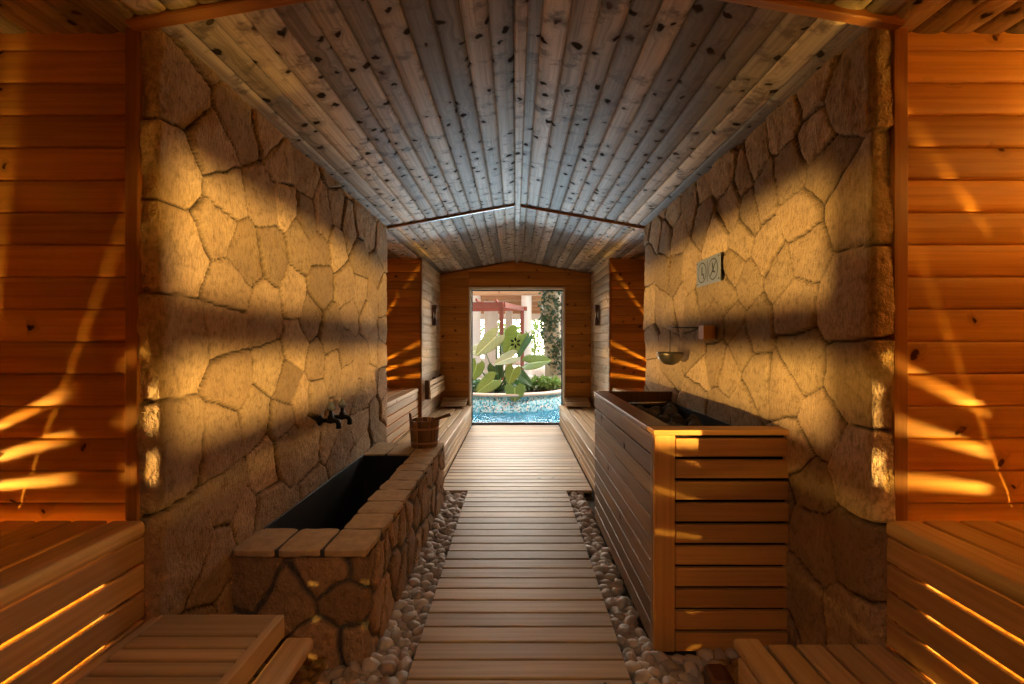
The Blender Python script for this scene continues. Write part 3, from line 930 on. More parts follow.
# ---- no smoking / rules sign on the right wall
sg = empty('wall_sign', (1.10, 2.556, 1.65), 'grey sign plate with two round pictograms on the right stone wall', 'sign')
sy_a, sy_b = 2.44, 2.758      # near, far end
sz = 1.650; sh = .150
mb = MB(); mb.board((1.100, (sy_a + sy_b) / 2, sz), Y_, Z_, sy_b - sy_a, sh * 1.02, .006, .002, 1); mb.build('plate', M['sign'], sg)
def ring(mb, cy, cz, r, w, x=1.0962, n=36):
    vs, fs, uv = [], [], []
    for k in range(n):
        a = 2 * math.pi * k / n
        for rr in (r, r - w): vs.append((x, cy + rr * math.cos(a), cz + rr * math.sin(a)))
        for rr in (r, r - w): vs.append((x + .001, cy + rr * math.cos(a), cz + rr * math.sin(a)))
    for k in range(n):
        j = (k + 1) % n
        fs.append([4 * k, 4 * k + 1, 4 * j + 1, 4 * j]); uv.append([(0, 0)] * 4)
        fs.append([4 * k, 4 * j, 4 * j + 2, 4 * k + 2]); uv.append([(0, 0)] * 4)
    mb.add(vs, fs, uv)
mb = MB()
c1, c2 = 2.526, 2.676
for c in (c1, c2): ring(mb, c, sz, .060, .006)
XI = 1.0962
# near disc: a crossed-out drink / pictogram with slash
mb.board((XI, c1, sz), (0, 1, -1), (0, 1, 1), .10, .007, .001, .0002)
mb.board((XI, c1 + .004, sz + .012), (0, .3, 1), (0, 1, -.3), .05, .011, .001, .0002)
mb.board((XI, c1 - .010, sz - .016), (0, 1, .25), (0, -.25, 1), .034, .009, .001, .0002)
# far disc: a seated figure
ring(mb, c2, sz + .026, .009, .006)
mb.board((XI, c2, sz + .002), Z_, Y_, .03, .012, .001, .0002)
mb.board((XI, c2 - .010, sz - .012), Y_, Z_, .030, .008, .001, .0002)
mb.board((XI, c2 - .022, sz - .026), Z_, Y_, .026, .008, .001, .0002)
mb.board((XI, (c1 + c2) / 2, sz), Z_, Y_, .12, .003, .001, .0002)
mb.build('pictograms', M['ink'], sg)
for yy in (sy_a + .012, sy_b - .012):
    for zz in (sz + .06, sz - .06):
        mb = MB(); mb.lathe((1.0975, yy, zz), [(0, -.0), (.005, .0), (.005, .003), (0, .004)], 10, -X_); mb.build('screw', M['steel'], sg)

# ---- sand timers on the far side walls
for s, nm in ((-1, 'left'), (1, 'right')):
    x = s * (HX - .006); y = 6.13 if s < 0 else 6.08; z = 1.595
    t = empty('sand_timer', (x, y, z), 'dark wavy sand timer mounted high on the far %s wall' % nm, 'sand timer')
    mb = MB(); mb.board((x - s * .006, y, z), Z_, Y_, .27, .045, .012, .004); mb.build('backboard', M['heat_cap'], t)
    mb = MB(); mb.lathe((x - s * .036, y, z), [(0, -.125), (.020, -.12), (.026, -.095), (.020, -.05), (.007, -.012), (.006, 0), (.007, .012), (.020, .05), (.026, .095), (.020, .12), (0, .125)], 18)
    mb.build('glass_bulbs', M['heat_cap'], t)
    for dz in (-.13, .13):
        mb = MB(); mb.lathe((x - s * .036, y, z + dz), [(0, -.006), (.030, -.006), (.030, .006), (0, .006)], 18); mb.build('end_disc', M['heat_cap'], t)

# ------------------------------------------------------------------ pebbles
peb = [lump('river_pebble', i + 20, 3, .22, False) for i in range(8)]
for m in peb: m.materials.append(M['pebble'])
zones = [(-.585, -.408, 1.80, 3.80, 'L'), (-1.06, -.408, 1.42, 1.80, 'L'), (.433, .562, 1.86, 3.80, 'R'), (.433, 1.06, 1.42, 1.86, 'R')]
cand = []
for (x0, x1, y0, y1, side) in zones:
    pts = []
    for _ in range(9000):
        x, y = random.uniform(x0 + .012, x1 - .012), random.uniform(y0, y1)
        near = .050
        if all((x - a) ** 2 + (y - b) ** 2 > near ** 2 for a, b in pts): pts.append((x, y))
    cand += [(x, y, side) for x, y in pts]
LBL = {'L': ('smooth pale pebble in the gravel left of the walkway by the stone bath', 'pebbles left of the walkway'),
       'R': ('smooth pale pebble in the gravel right of the walkway by the heater box', 'pebbles right of the walkway')}
cand.sort(key=lambda c: c[1])
def peb_xf(x, y, z=-.034):
    s_ = random.uniform(.024, .038)
    return (x, y, z + random.uniform(-.006, .008)), (s_ * random.uniform(.95, 1.3), s_ * random.uniform(.75, 1), s_ * random.uniform(.6, .8)), (random.uniform(-.5, .5), random.uniform(-.5, .5), random.uniform(0, 6.28))
vis = [c for c in cand if c[1] > 1.58]
hid = [c for c in cand if c[1] <= 1.58]
for (x, y, side) in vis[:300]:
    o = bpy.data.objects.new('river_pebble', random.choice(peb)); COL.objects.link(o)
    o.location, o.scale, o.rotation_euler = peb_xf(x, y)
    tag(o, LBL[side][0], 'pebble', LBL[side][1])
bm = bmesh.new()
def stuff_pebble(x, y, z):
    l, s_, r = peb_xf(x, y, z)
    tmp = bmesh.new(); tmp.from_mesh(random.choice(pebl))
    from mathutils import Euler
    tmp.transform(Matrix.Translation(l) @ Euler(r).to_matrix().to_4x4() @ Matrix.Diagonal((*s_, 1)))
    me = bpy.data.meshes.new('t'); tmp.to_mesh(me); tmp.free(); bm.from_mesh(me); bpy.data.meshes.remove(me)
pebl = [lump('p', i + 20, 2, .22, False) for i in range(8)]
for c in vis[300:] + hid: stuff_pebble(c[0], c[1], -.034)
for (x0, x1, y0, y1, side) in zones:
    for _ in range(int((x1 - x0) * (y1 - y0) / .0011)):
        stuff_pebble(random.uniform(x0 + .01, x1 - .01), random.uniform(y0, y1), -.054)
me = bpy.data.meshes.new('pebble_bed'); bm.to_mesh(me); bm.free(); me.materials.append(M['pebble'])
for p in me.polygons: p.use_smooth = True
o = bpy.data.objects.new('pebble_bed', me); COL.objects.link(o)
tag(o, 'bed of small pale pebbles filling both strips beside the walkway', 'gravel', None, 'stuff')

# ------------------------------------------------------------------ window
win = MB()
fy = Y3 - .012
t_ = .032
win.box(WX0, WX0 + t_, fy - .02, fy + .13, -.0, WZ, .003); win.box(WX1 - t_, WX1, fy - .02, fy + .13, -.0, WZ, .003); win.box(WX0, WX1, fy - .02, fy + .13, WZ - t_, WZ, .003)
w1 = win.build('window_1', M['cream'], origin=(0.02, Y3, 0), kind='structure')
gx0, gx1, gz1 = WX0 + t_, WX1 - t_, WZ - t_
mb = MB()
mb.box(gx0, gx0 + .018, Y3 + .04, Y3 + .075, 0, gz1, .002); mb.box(gx1 - .018, gx1, Y3 + .04, Y3 + .075, 0, gz1, .002)
mb.box(gx0, gx1, Y3 + .04, Y3 + .075, gz1 - .018, gz1, .002); mb.box(gx0, gx1, Y3 + .02, Y3 + .075, -.03, .028, .002)
mb.build('window_frame', M['dark_frame'], w1)
mg, nt, out = new_mat('window_glass')
tr = N(nt, 'BsdfTransparent'); gl = N(nt, 'BsdfGlossy'); gl.inputs['Roughness'].default_value = .02
fr = N(nt, 'Fresnel'); fr.inputs[0].default_value = 1.45
mx = N(nt, 'MixShader'); ln(nt, mth(nt, 'MULTIPLY', fr.outputs[0], .8), mx.inputs[0]); ln(nt, tr.outputs[0], mx.inputs[1]); ln(nt, gl.outputs[0], mx.inputs[2]); ln(nt, mx.outputs[0], out.inputs[0])
mb = MB(); mb.box(gx0 + .012, gx1 - .012, Y3 + .052, Y3 + .060, .02, gz1 - .012, .0005)
mb.build('pane', mg, w1)
# six-petalled black emblem stuck to the glass
mb = MB(); cx, cz = 0.0, 1.222
for k in range(6):
    a = math.radians(60 * k)
    d = Vector((math.sin(a), 0, math.cos(a))); q = Vector((math.cos(a), 0, -math.sin(a)))
    vs = []
    pr = [(.016, 0), (.035, .012), (.055, .0175), (.072, .012), (.090, 0)]
    pts = [(r, w) for r, w in pr] + [(r, -w) for r, w in pr[-2:0:-1]]
    c = Vector((cx, Y3 + .050, cz))
    top = [c + d * r + q * w for r, w in pts]; bot = [p + Vector((0, .0015, 0)) for p in top]
    n_ = len(top)
    mb.add(top + bot, [list(range(n_))] + [list(range(n_, 2 * n_))[::-1]] + [[i, n_ + i, n_ + (i + 1) % n_, (i + 1) % n_] for i in range(n_)], [[(0, 0)] * n_] * 2 + [[(0, 0)] * 4] * n_)
mb.build('flower_emblem', M['ink'], w1)

# ------------------------------------------------------------------ outside: pool, planter, plants, hall
mt, nt, out = new_mat('pool_mosaic')
geo = N(nt, 'TexCoord').outputs['Object']
vo = N(nt, 'TexVoronoi', voronoi_dimensions='3D', feature='F1', distance='CHEBYCHEV'); vo.inputs['Scale'].default_value = 40; vo.inputs['Randomness'].default_value = .35
ln(nt, geo, vo.inputs['Vector'])
sp = N(nt, 'SeparateColor'); ln(nt, vo.outputs['Color'], sp.inputs[0])
c = mixc(nt, mrange(nt, sp.outputs[0], .25, .75), (.40, .62, .66), (.08, .38, .48))
c = mixc(nt, mth(nt, 'GREATER_THAN', sp.outputs[1], .84), c, (.05, .12, .16))
c = mixc(nt, mth(nt, 'GREATER_THAN', sp.outputs[2], .82), c, (.62, .62, .56))
prin(nt, out, c, .25)
M['mosaic'] = mt
mt, nt, out = new_mat('pool_floor')
geo = N(nt, 'TexCoord').outputs['Object']
n1 = noise_n(nt, geo, 1.6, 3, .6)
c = mixc(nt, mrange(nt, n1.outputs[0], .35, .65), (.20, .60, .74), (.46, .78, .86))
prin(nt, out, c, .4)
M['pool_floor'] = mt
mt, nt, out = new_mat('pool_water')
tr = N(nt, 'BsdfTransparent'); tr.inputs[0].default_value = (.55, .85, .93, 1)
gl = N(nt, 'BsdfGlossy'); gl.inputs['Roughness'].default_value = .06
geo = N(nt, 'TexCoord').outputs['Object']
mp = N(nt, 'Mapping'); mp.inputs['Scale'].default_value = (1, 2.5, 1); ln(nt, geo, mp.inputs[0])
wv = noise_n(nt, mp.outputs[0], 4, 3, .6)
ln(nt, bump(nt, wv.outputs[0], .9, .05), gl.inputs['Normal'])
mx = N(nt, 'MixShader'); mx.inputs[0].default_value = .15
ln(nt, tr.outputs[0], mx.inputs[1]); ln(nt, gl.outputs[0], mx.inputs[2]); ln(nt, mx.outputs[0], out.inputs[0])
M['water'] = mt
def leaf_mat(name, c1, c2, trans=.4):
    m, nt, out = new_mat(name)
    uv = N(nt, 'UVMap', uv_map='UVMap').outputs[0]
    s = N(nt, 'SeparateXYZ'); ln(nt, uv, s.inputs[0])
    # veins: midrib and side ribs
    ax = mth(nt, 'ABSOLUTE', s.outputs[0])
    rib_ = mrange(nt, ax, .035, .012)
    w = mth(nt, 'FRACT', mth(nt, 'ADD', mth(nt, 'MULTIPLY', s.outputs[1], 5.0), mth(nt, 'MULTIPLY', ax, -3.5)))
    side = mrange(nt, mth(nt, 'ABSOLUTE', mth(nt, 'SUBTRACT', w, .5)), .06, .02, 0, .25)
    v = mth(nt, 'MAXIMUM', rib_, side)
    oi = N(nt, 'ObjectInfo')
    g = noise_n(nt, uv, 3, 2)
    base = mixc(nt, mth(nt, 'MULTIPLY', mth(nt, 'ADD', g.outputs[0], oi.outputs['Random']), .5), c1, c2)
    col = mixc(nt, v, base, tuple(min(1, x * 1.5 + .05) for x in c1))
    p = N(nt, 'BsdfPrincipled'); ln(nt, col, p.inputs['Base Color']); p.inputs['Roughness'].default_value = .4
    t = N(nt, 'BsdfTranslucent'); ln(nt, col, t.inputs[0])
    mx = N(nt, 'MixShader'); mx.inputs[0].default_value = trans
    ln(nt, p.outputs[0], mx.inputs[1]); ln(nt, t.outputs[0], mx.inputs[2]); ln(nt, mx.outputs[0], out.inputs[0])
    return m
M['leaf'] = leaf_mat('taro_leaf', (.30, .38, .09), (.13, .23, .05))
M['leaf_pale'] = leaf_mat('pale_taro_leaf', (.56, .54, .32), (.34, .38, .18))
M['leaf_dark'] = leaf_mat('dark_leaf', (.07, .17, .04), (.03, .09, .025), .2)
M['ivy'] = leaf_mat('ivy_leaf', (.045, .09, .04), (.02, .045, .02), .1)
M['soft_green'] = leaf_mat('garden_leaf', (.22, .33, .08), (.11, .20, .05), .4)
M['bark'] = plain('pale_bark', (.66, .56, .42), .9, 0, 9, .45, .6, .1)
M['soil'] = plain('planter_soil', (.05, .04, .025), .95, 0, 20, .5, .6, .1)
M['sand'] = plain('sand_coloured_coping', (.62, .46, .33), .7, 0, 20, .25, .2)
M['paving'] = plain('pale_paving', (.62, .58, .52), .7, 0, 6, .2, .1)

PC_ = Vector((-.25, 10.1)); PR = 1.5
mb = MB(); mb.box(-9, 9, Y3 + .125, 34, -1.2, -1.0, .001); mb.build('ground_outside', M['paving'], kind='structure')
# pool shell, water
mb = MB()
px0, px1, py0, py1 = -3.6, 3.4, Y3 + .30, 11.64
mb.box(px0, px1, py0, py1, -1.0, -.62, .001)
mb.build('floor_pool', M['pool_floor'], kind='structure')
mb = MB()
for nm_, q in (('left', (px0 - .2, px0, py0, py1, -1, .02)), ('right', (px1, px1 + .2, py0, py1, -1, .02)), ('back', (px0 - .2, px1 + .2, py1, py1 + .1, -1, .02)), ('front', (px0 - .2, px1 + .2, py0 - .16, py0, -1, -.055))):
    mb = MB(); mb.box(*q, .001); mb.build('wall_pool_' + nm_, M['mosaic'], kind='structure')
mb = MB(); mb.box(px0, px1, py0, py1, -.115, -.10, .0005)
w_ = mb.build('pool_water', M['water']); tag(w_, 'clear light blue pool water outside the window', 'water', None, 'stuff')
mb = MB()
mb.box(-9, px0 - .2, Y3 + .14, 34, -1.0, .01, .001); mb.box(px1 + .2, 9, Y3 + .14, 34, -1.0, .01, .001); mb.box(px0 - .2, px1 + .2, py1 + .1, 34, -1.0, .01, .001)
mb.build('floor_terrace', M['paving'], kind='structure')
mb = MB(); mb.box(-1.6, 1.6, Y3 + .13, Y3 + .139 , -.9, -.08, .001); mb.box(-1.6, 1.6, Y3 + .125, py0 - .16, -.9, -.075, .001); mb.build('floor_drain_strip', M['black'], kind='structure')
# pebbles in the dark strip outside the glass
for k in range(12):
    o = bpy.data.objects.new('drain_pebble', random.choice(peb)); COL.objects.link(o)
    o.location = (-.60 + k * .108 + random.uniform(-.02, .02), Y3 + .112 + .03, -.030)
    o.scale = (.034, .018, .030); o.rotation_euler = (0, random.uniform(-.3, .3), 0)
    tag(o, 'pale pebble in the dark strip outside the foot of the window', 'pebble', 'pebbles along the foot of the window')
# planter island
pl = empty('round_planter', (PC_.x, PC_.y, -.62), 'round raised planter with blue mosaic side and sandy rim in the pool', 'planter')
mb = MB(); mb.lathe((PC_.x, PC_.y, 0), [(PR - .14, -.62), (PR, -.62), (PR, .19), (PR - .14, .19)], 96); mb.build('mosaic_wall', M['mosaic'], pl)
mb = MB(); mb.lathe((PC_.x, PC_.y, 0), [(PR - .17, .16), (PR - .17, .23), (PR - .15, .245), (PR + .01, .245), (PR + .03, .235), (PR + .03, .192), (PR, .19)], 96); mb.build('rim', M['sand'], pl)
mb = MB(); mb.lathe((PC_.x, PC_.y, 0), [(0, .19), (PR - .16, .17)], 64); mb.build('soil', M['soil'], pl)
# white spout at the right of the pool
mb = MB(); mb.lathe((.86, 8.35, -.10), [(0, .0), (.06, .0), (.065, .05), (.055, .10), (.07, .14), (.05, .18), (.0, .20)], 20)
tag(mb.build('pool_spout', M['white'], origin=(.86, 8.35, -.10)), 'small white rounded object in the pool at the right edge of the window', 'spout')

def leaf_mesh(L, W, curl=.25, cup=.15, heart=.28, nu=12, nv=14):
    """heart shaped leaf, base notch at origin, tip along +x, up +z"""
    verts, faces, uvs = [], [], []
    for i in range(nv + 1):
        t = i / nv
        # t runs from the lobes' ends (negative x) to the tip
        x = (-heart + (1 + heart) * t) * L
        if t < .28:
            q = t / .28
            half_out = W / 2 * (.55 + .45 * math.sin(q * math.pi / 2)); inner = W * .30 * (1 - q) ** 1.2 * (1 if heart > 0 else 0)
            half_out *= math.sqrt(min(1, q * 3 + .12))
            inner = min(inner, half_out * .98)
        else:
            q = (t - .28) / .72
            half_out = W / 2 * max(0.0, (1 - q ** 2.1)) ** .8; inner = 0
        for sgn in (-1, 1):
            for j in range(nu // 2 + 1):
                s = j / (nu // 2)
                yv = sgn * (inner + (half_out - inner) * s)
                z = cup * abs(yv) - curl * L * (max(0, t - .3) ** 2) + .02 * L * math.sin(9 * t) * s
                verts.append((x, yv, z)); uvs.append((yv / W, x / L))
    k = nu // 2 + 1
    out_uv = []
    for i in range(nv):
        for g in range(2):
            for j in range(nu // 2):
                a = i * 2 * k + g * k + j
                f = [a, a + 1, a + 2 * k + 1, a + 2 * k]
                if g == 0: f = f[::-1]
                faces.append(f); out_uv.append([uvs[q] for q in f])
    return verts, faces, out_uv

def pxw(x, y, d): return Vector(((x - VX) / F * d, d, CZ - (y - VY) / F * d))
def add_leaf(parent, centre, L, W, tipdir, normal, mat, root_pt, curl=.25, heart=.28, cup=.12):
    vs, fs, uv = leaf_mesh(L, W, curl, cup, heart)
    a = Vector(tipdir).normalized(); n_ = Vector(normal); n_ = (n_ - a * n_.dot(a)).normalized(); b = n_.cross(a)
    c = Vector(centre) - a * L * .36
    mb = MB(); mb.add([c + a * p[0] + b * p[1] + n_ * p[2] for p in vs], fs, uv, True)
    lf = mb.build('leaf', mat, parent)
    sd = lf.modifiers.new('thick', 'SOLIDIFY'); sd.thickness = .003
    r = Vector(root_pt); mid = (c + r) / 2 + Vector((0, .0, .08)) + (c - r).cross(Y_) * .06
    pts = []
    for i in range(9):
        t = i / 8
        pts.append(r * (1 - t) ** 2 + mid * 2 * t * (1 - t) + c * t ** 2)
    mb = MB(); mb.tube(pts, [.020 - .012 * i / 8 for i in range(9)], 8); mb.build('leaf_stem', M['leaf_dark'], parent)
ear = empty('elephant_ear_plant', (-.25, 9.6, .19), 'giant elephant ear plant with huge heart-shaped leaves behind the window', 'plant')
base = Vector((-.30, 9.55, .19))
LV = [  # px centre, depth, length px, width px, tip direction in picture (dx, dz), facing (x,y,z), material
 (489, 343, 9.5, 34, 17, (-.75, -.7), (.3, -.8, .6), 'leaf_pale', .15),
 (501, 347, 9.7, 24, 9, (.1, -1), (.9, -.4, .1), 'leaf_dark', .2),
 (514, 342, 9.6, 30, 24, (-.5, -.8), (.1, -1, .3), 'leaf', .05),
 (524, 346, 9.4, 30, 9, (-.45, -.9), (.8, -.5, .2), 'leaf_dark', .15),
 (507, 359, 9.3, 26, 16, (-.95, -.3), (.0, -.7, .8), 'leaf_pale', .2),
 (536, 362, 9.5, 28, 18, (.9, .15), (.1, -.75, .7), 'leaf', .15),
 (475, 370, 9.2, 22, 15, (-.3, -.95), (.3, -.8, .5), 'leaf', .2),
 (488, 384, 9.0, 26, 17, (-.8, -.55), (.2, -.8, .6), 'leaf', .2),
 (512, 374, 9.2, 20, 14, (-.3, -.9), (.2, -.7, .6), 'leaf', .2),
 (515, 392, 8.62, 17, 19, (0, -1), (0, -1, .25), 'leaf', .1),
 (478, 350, 9.9, 22, 14, (-.9, -.2), (.1, -.7, .7), 'leaf_pale', .2),
 (496, 372, 9.6, 20, 14, (.2, -.9), (-.3, -.7, .5), 'leaf_dark', .2),
 (524, 378, 9.5, 22, 12, (.7, -.6), (.2, -.6, .7), 'leaf_dark', .2),
]
for (x, y, d, Lp, Wp, (dx, dz), nrm, mk, cu) in LV:
    add_leaf(ear, pxw(x, y, d), Lp * .86 / F * d, Wp * 1.12 / F * d, (dx, -.15, dz), nrm, M[mk], base + Vector((random.uniform(-.15, .15), random.uniform(-.1, .2), 0)), cu)

def leaf_cloud(name, centre, rad, n, size, mat, parent=None, shape=None, seed=1):
    r = random.Random(seed)
    mb = MB()
    for _ in range(n):
        while True:
            p = Vector((r.uniform(-1, 1), r.uniform(-1, 1), r.uniform(-1, 1)))
            if p.length <= 1: break
        p = Vector((p.x * rad[0], p.y * rad[1], p.z * rad[2])) + Vector(centre)
        if shape: p = shape(r)
        a = Vector((r.gauss(0, 1), r.gauss(0, 1), r.gauss(0, .6))).normalized(); b = a.orthogonal().normalized()
        b = (b * math.cos(r.uniform(0, 6)) + a.cross(b) * math.sin(r.uniform(0, 6))).normalized()
        s = size * r.uniform(.6, 1.3)
        mb.add([p, p + a * s * .5 + b * s * .32, p + a * s, p + a * s * .5 - b * s * .32], [[0, 1, 2, 3]], [[(0, 0), (.4, .5), (0, 1), (-.4, .5)]])
    return mb.build(name, mat, parent)
for (x, y, d, rw, rh, n, nm, lab, mk) in (
    (545, 383, 9.9, .36, .13, 520, 'low_shrub', 'low green shrub in the planter to the right of the elephant ear plant', 'soft_green'),
    (478, 386, 9.6, .30, .12, 420, 'low_shrub', 'low dark shrub in the planter at the left edge of the window', 'leaf_dark'),
    (520, 386, 9.9, .40, .10, 420, 'low_shrub', 'low dark undergrowth in the planter beneath the elephant ear leaves', 'leaf_dark')):
    c = pxw(x, y, d)
    t = empty(nm, (c.x, c.y, .19), lab, 'shrub')
    leaf_cloud('foliage', c, (rw, .25, rh), n, .11, M[mk], t, seed=x)
    mb = MB()
    for k in range(5):
        mb.tube([(c.x + (k - 2) * .05, c.y, .18), (c.x + (k - 2) * .1, c.y, c.z)], [.012, .006], 6)
    mb.build('stems', M['bark'], t)

# ivy covered trunk
tk = empty('ivy_tree', (.84, 10.5, .19), 'pale tree trunk wrapped in dark ivy at the right of the window', 'tree')
def tx(z): return .86 - .02 * (z - 1) + .02 * math.sin(z * 3)
pts = [(tx(z), 10.5, z) for z in [0, .4, .8, 1.2, 1.6, 2.0, 2.4, 2.9, 3.6]]
mb = MB(); mb.tube(pts, [.25, .21, .20, .20, .195, .19, .185, .18, .17], 20); mb.build('trunk', M['bark'], tk)
def ivs(r):
    z = .5 + 3.0 * r.random() ** .8; a = r.gauss(-1.9, .9) if r.random() < .8 else r.uniform(0, 6.28)
    z = min(z, 3.4)
    if z < 1.3: a = r.gauss(-1.0, .6)
    rr = .205 + r.random() * .06
    return Vector((tx(z) + math.cos(a) * rr, 10.5 + math.sin(a) * rr, z))
leaf_cloud('ivy', (0, 0, 0), (1, 1, 1), 1300, .10, M['ivy'], tk, ivs, 5)

# hall outside: columns, pergola, roof, garden
cols = [(526.5, 15.2, .17, 'white round column right behind the pergola'), (491, 17.0, .26, 'pale round column far behind the elephant ear leaves'), (475, 15.5, .20, 'pale round column at the left edge of the window'),
        (509, 20, .16, 'slim far white column seen between the pergola posts'), (561, 16.5, .16, 'white far column at the right edge of the window')]
for (x, d, r, lab) in cols:
    X = (x - VX) / F * d
    cr = empty('round_column', (X, d, .01), lab, 'column')
    mb = MB(); mb.lathe((X, d, 0), [(r * .98, .0), (r, .2), (r, 3.3), (r * .96, 3.35)], 32); mb.build('shaft', M['white'], cr)
    mb = MB(); mb.lathe((X, d, 0), [(0, .01), (r * 1.25, .01), (r * 1.25, .10), (r * 1.02, .13)], 32); mb.build('column_base', M['white'], cr)
pg = empty('pergola', (-.8, 12.4, .01), 'red-brown wooden pergola behind the elephant ear plant', 'pergola')
P1 = Vector((-.36, 11.8, 2.13)); P2 = Vector((.21, 14.2, 2.20))
for p in (P1, P2, Vector((-2.6, 11.8, 2.13)), Vector((-2.6, 14.2, 2.2))):
    mb = MB(); mb.box(p.x - .055, p.x + .055, p.y - .055, p.y + .055, .01, p.z, .005); mb.build('post', M['red_wood'], pg)
for a, b in ((Vector((-2.9, 11.8, 2.19)), P1 + Vector((.1, 0, .06))), (P1 + Vector((0, -.1, .06)), P2 + Vector((0.05, .1, .06))), (Vector((-2.9, 14.2, 2.22)), P2 + Vector((.15, 0, .06)))):
    mb = MB(); mb.bar(a, b, .08, .13, (0, 0, 1), .004); mb.build('beam', M['red_wood'], pg)
for k in range(5):
    x = -2.5 + k * .5
    mb = MB(); mb.bar((x, 11.6, 2.30), (x, 14.4, 2.34), .05, .07, (0, 0, 1), .003); mb.build('rafter', M['red_wood'], pg)
# open roof of the hall
rf = MB()
for k, y in enumerate((13.6, 15.6, 17.8, 20.2, 22.8)):
    rf.box(-8, 8, y - .12, y + .12, 2.62 + .0 * k, 2.90, .01)
rf.box(-8, 8, 15, 24, 2.98, 3.1, .01)
rf.build('ceiling_hall_beams', M['hall_wood'], kind='structure')
rf = MB(); rf.box(-8, 8, 23.6, 23.8, .0, .35, .01); rf.box(-8, 8, 23.6, 23.8, 2.35, 3.0, .01)
for x in (-6, -4.2, -2.6, -1.5, .35, 1.75, 3.2, 5): rf.box(x - .06, x + .06, 23.6, 23.8, .0, 3.0, .01)
rf.build('wall_hall_glazing', M['white'], kind='structure')
for (x, d, w, h, lab, sd) in ((488, 27, 1.6, 1.5, 'bright green garden tree beyond the hall on the left', 3), (534, 27, 1.1, 1.5, 'bright green garden tree beyond the hall behind the ivy trunk', 4), (563, 26, 1.0, 1.6, 'green garden tree at the far right edge of the window', 6), (508, 29, 1.0, .9, 'low green garden tree beyond the hall behind the pergola', 8)):
    X = (x - VX) / F * d
    t = empty('garden_tree', (X, d, 0), lab, 'tree')
    leaf_cloud('crown', (X, d, 1.6), (w, .9, h), 900, .22, M['soft_green'], t, seed=sd)
    mb = MB(); mb.tube([(X, d, 0), (X + .05, d, 1.0), (X - .03, d, 2.2)], [.10, .08, .04], 10); mb.build('trunk', M['bark'], t)

# ------------------------------------------------------------------ lights
def point(name, loc, color, power, r=.01, parent=None):
    l = bpy.data.lights.new(name, 'POINT'); l.color = color; l.energy = power; l.shadow_soft_size = r
    o = bpy.data.objects.new(name, l); COL.objects.link(o); o.location = loc
    return o
AMBER = (1.0, .55, .08)
def lamp(s, y, z, slots, power, yspan, label, open_top=False, r=.003, x=2.15, col=AMBER, solid=()):
    """wooden louvred lamp: light leaves between the louvres. slots: (m0, m1) slopes towards the aisle"""
    D = .13
    X = s * x; fx = X - s * D
    root = empty('louvred_lamp', (X, y, .69), label, 'lamp')
    edges = [.692 - z]
    for (a, b) in slots: edges += [a * D, b * D]
    top = .34
    edges.append(top)
    y0, y1 = y - yspan[0], y + yspan[1]
    mb = MB()
    for k in range(0, len(edges) - 1, 2):
        a, b = z + edges[k], z + edges[k + 1]
        if b - a > .0008: mb.board((fx, (y0 + y1) / 2, (a + b) / 2), Y_, Z_, y1 - y0, b - a, .003, .0005)
    for (a, b) in solid:
        mb.board((fx, y + (a + b) / 2, .692 + (z + top - .692) / 2), Z_, Y_, z + top - .692, b - a, .005, .0005)
    mb.build('louvres', M['amber'], root)
    mb = MB()
    a, b = sorted((fx, s * (XO - .015)))
    mb.box(a, b, y0 - .006, y0, .692, z + top, .001)
    if y1 < Y0 - .05 or y > 2 and y1 < Y2 - .05: mb.box(a, b, y1, y1 + .006, .692, z + top, .001)
    mb.build('side_panels', M['amber'], root)
    if not open_top:
        mb = MB(); mb.box(a, b, y0, y1, z + top, z + top + .006, .001); mb.build('lid', M['amber'], root)
    mb = MB(); mb.box(a, b, y0, y1, .692, .697, .001); mb.build('lamp_base', M['amber'], root)
    point('lamp_bulb', (X, y, z), col, power, r)
NARROW = [(.085, .135), (.27, .33), (.47, .53), (1.36, 1.47)]
WIDE = [(.045, .135), (.20, .345)]
lamp(-1, 1.20, .73, NARROW[:3], 120, (.15, .215), 'louvred wooden corner lamp in the near left alcove', solid=[(.0375, .0465)])
lamp(1, 1.20, .705, NARROW, 190, (.15, .215), 'louvred wooden corner lamp in the near right alcove', solid=[(.053, .12)])
lamp(-1, 5.25, .73, NARROW, 170, (.15, .20), 'louvred wooden corner lamp in the far left alcove', solid=[(.0345, .0385)])
lamp(1, 5.25, .73, NARROW, 170, (.15, .20), 'louvred wooden corner lamp in the far right alcove')
lamp(1, .22, .76, WIDE, 950, (.10, .155), 'louvred wooden lamp at the middle of the near right alcove', r=.003, solid=[(-.10, .0508)], col=(1, .62, .18))
lamp(-1, .22, .76, WIDE, 950, (.10, .155), 'louvred wooden lamp at the middle of the near left alcove', r=.003, solid=[(-.10, .0560)], col=(1, .62, .18))
# strip lights under the upper benches
for s in (-1, 1):
    point('under_bench_light', (s * 1.75, .55, .30), (1, .62, .12), 80, .012)
    point('under_bench_light', (s * 1.7, 4.9, .3), (1, .52, .12), 6, .02)
    # added globe, out of view, to brighten the near alcove
    sc_ = empty('globe_fill_lamp', (s * 2.2, .85, 2.0), 'added glowing fill globe in the near %s alcove' % ('left' if s < 0 else 'right'), 'lamp')
    mb = MB(); mb.lathe((s * 2.16, .85, 2.0), [(.07 * math.sin(math.radians(a)), -.07 * math.cos(math.radians(a))) for a in range(0, 181, 15)], 24); mb.build('globe', emit('globe_glow_%s' % ('left' if s < 0 else 'right'), (1, .46, .07), 6 if s < 0 else 100), sc_)
    mb = MB(); mb.lathe((s * 2.225, .85, 2.0), [(0, 0), (.05, 0), (.05, .06), (0, .06)], 20, X_ * s); mb.build('wall_plate', M['black_metal'], sc_)

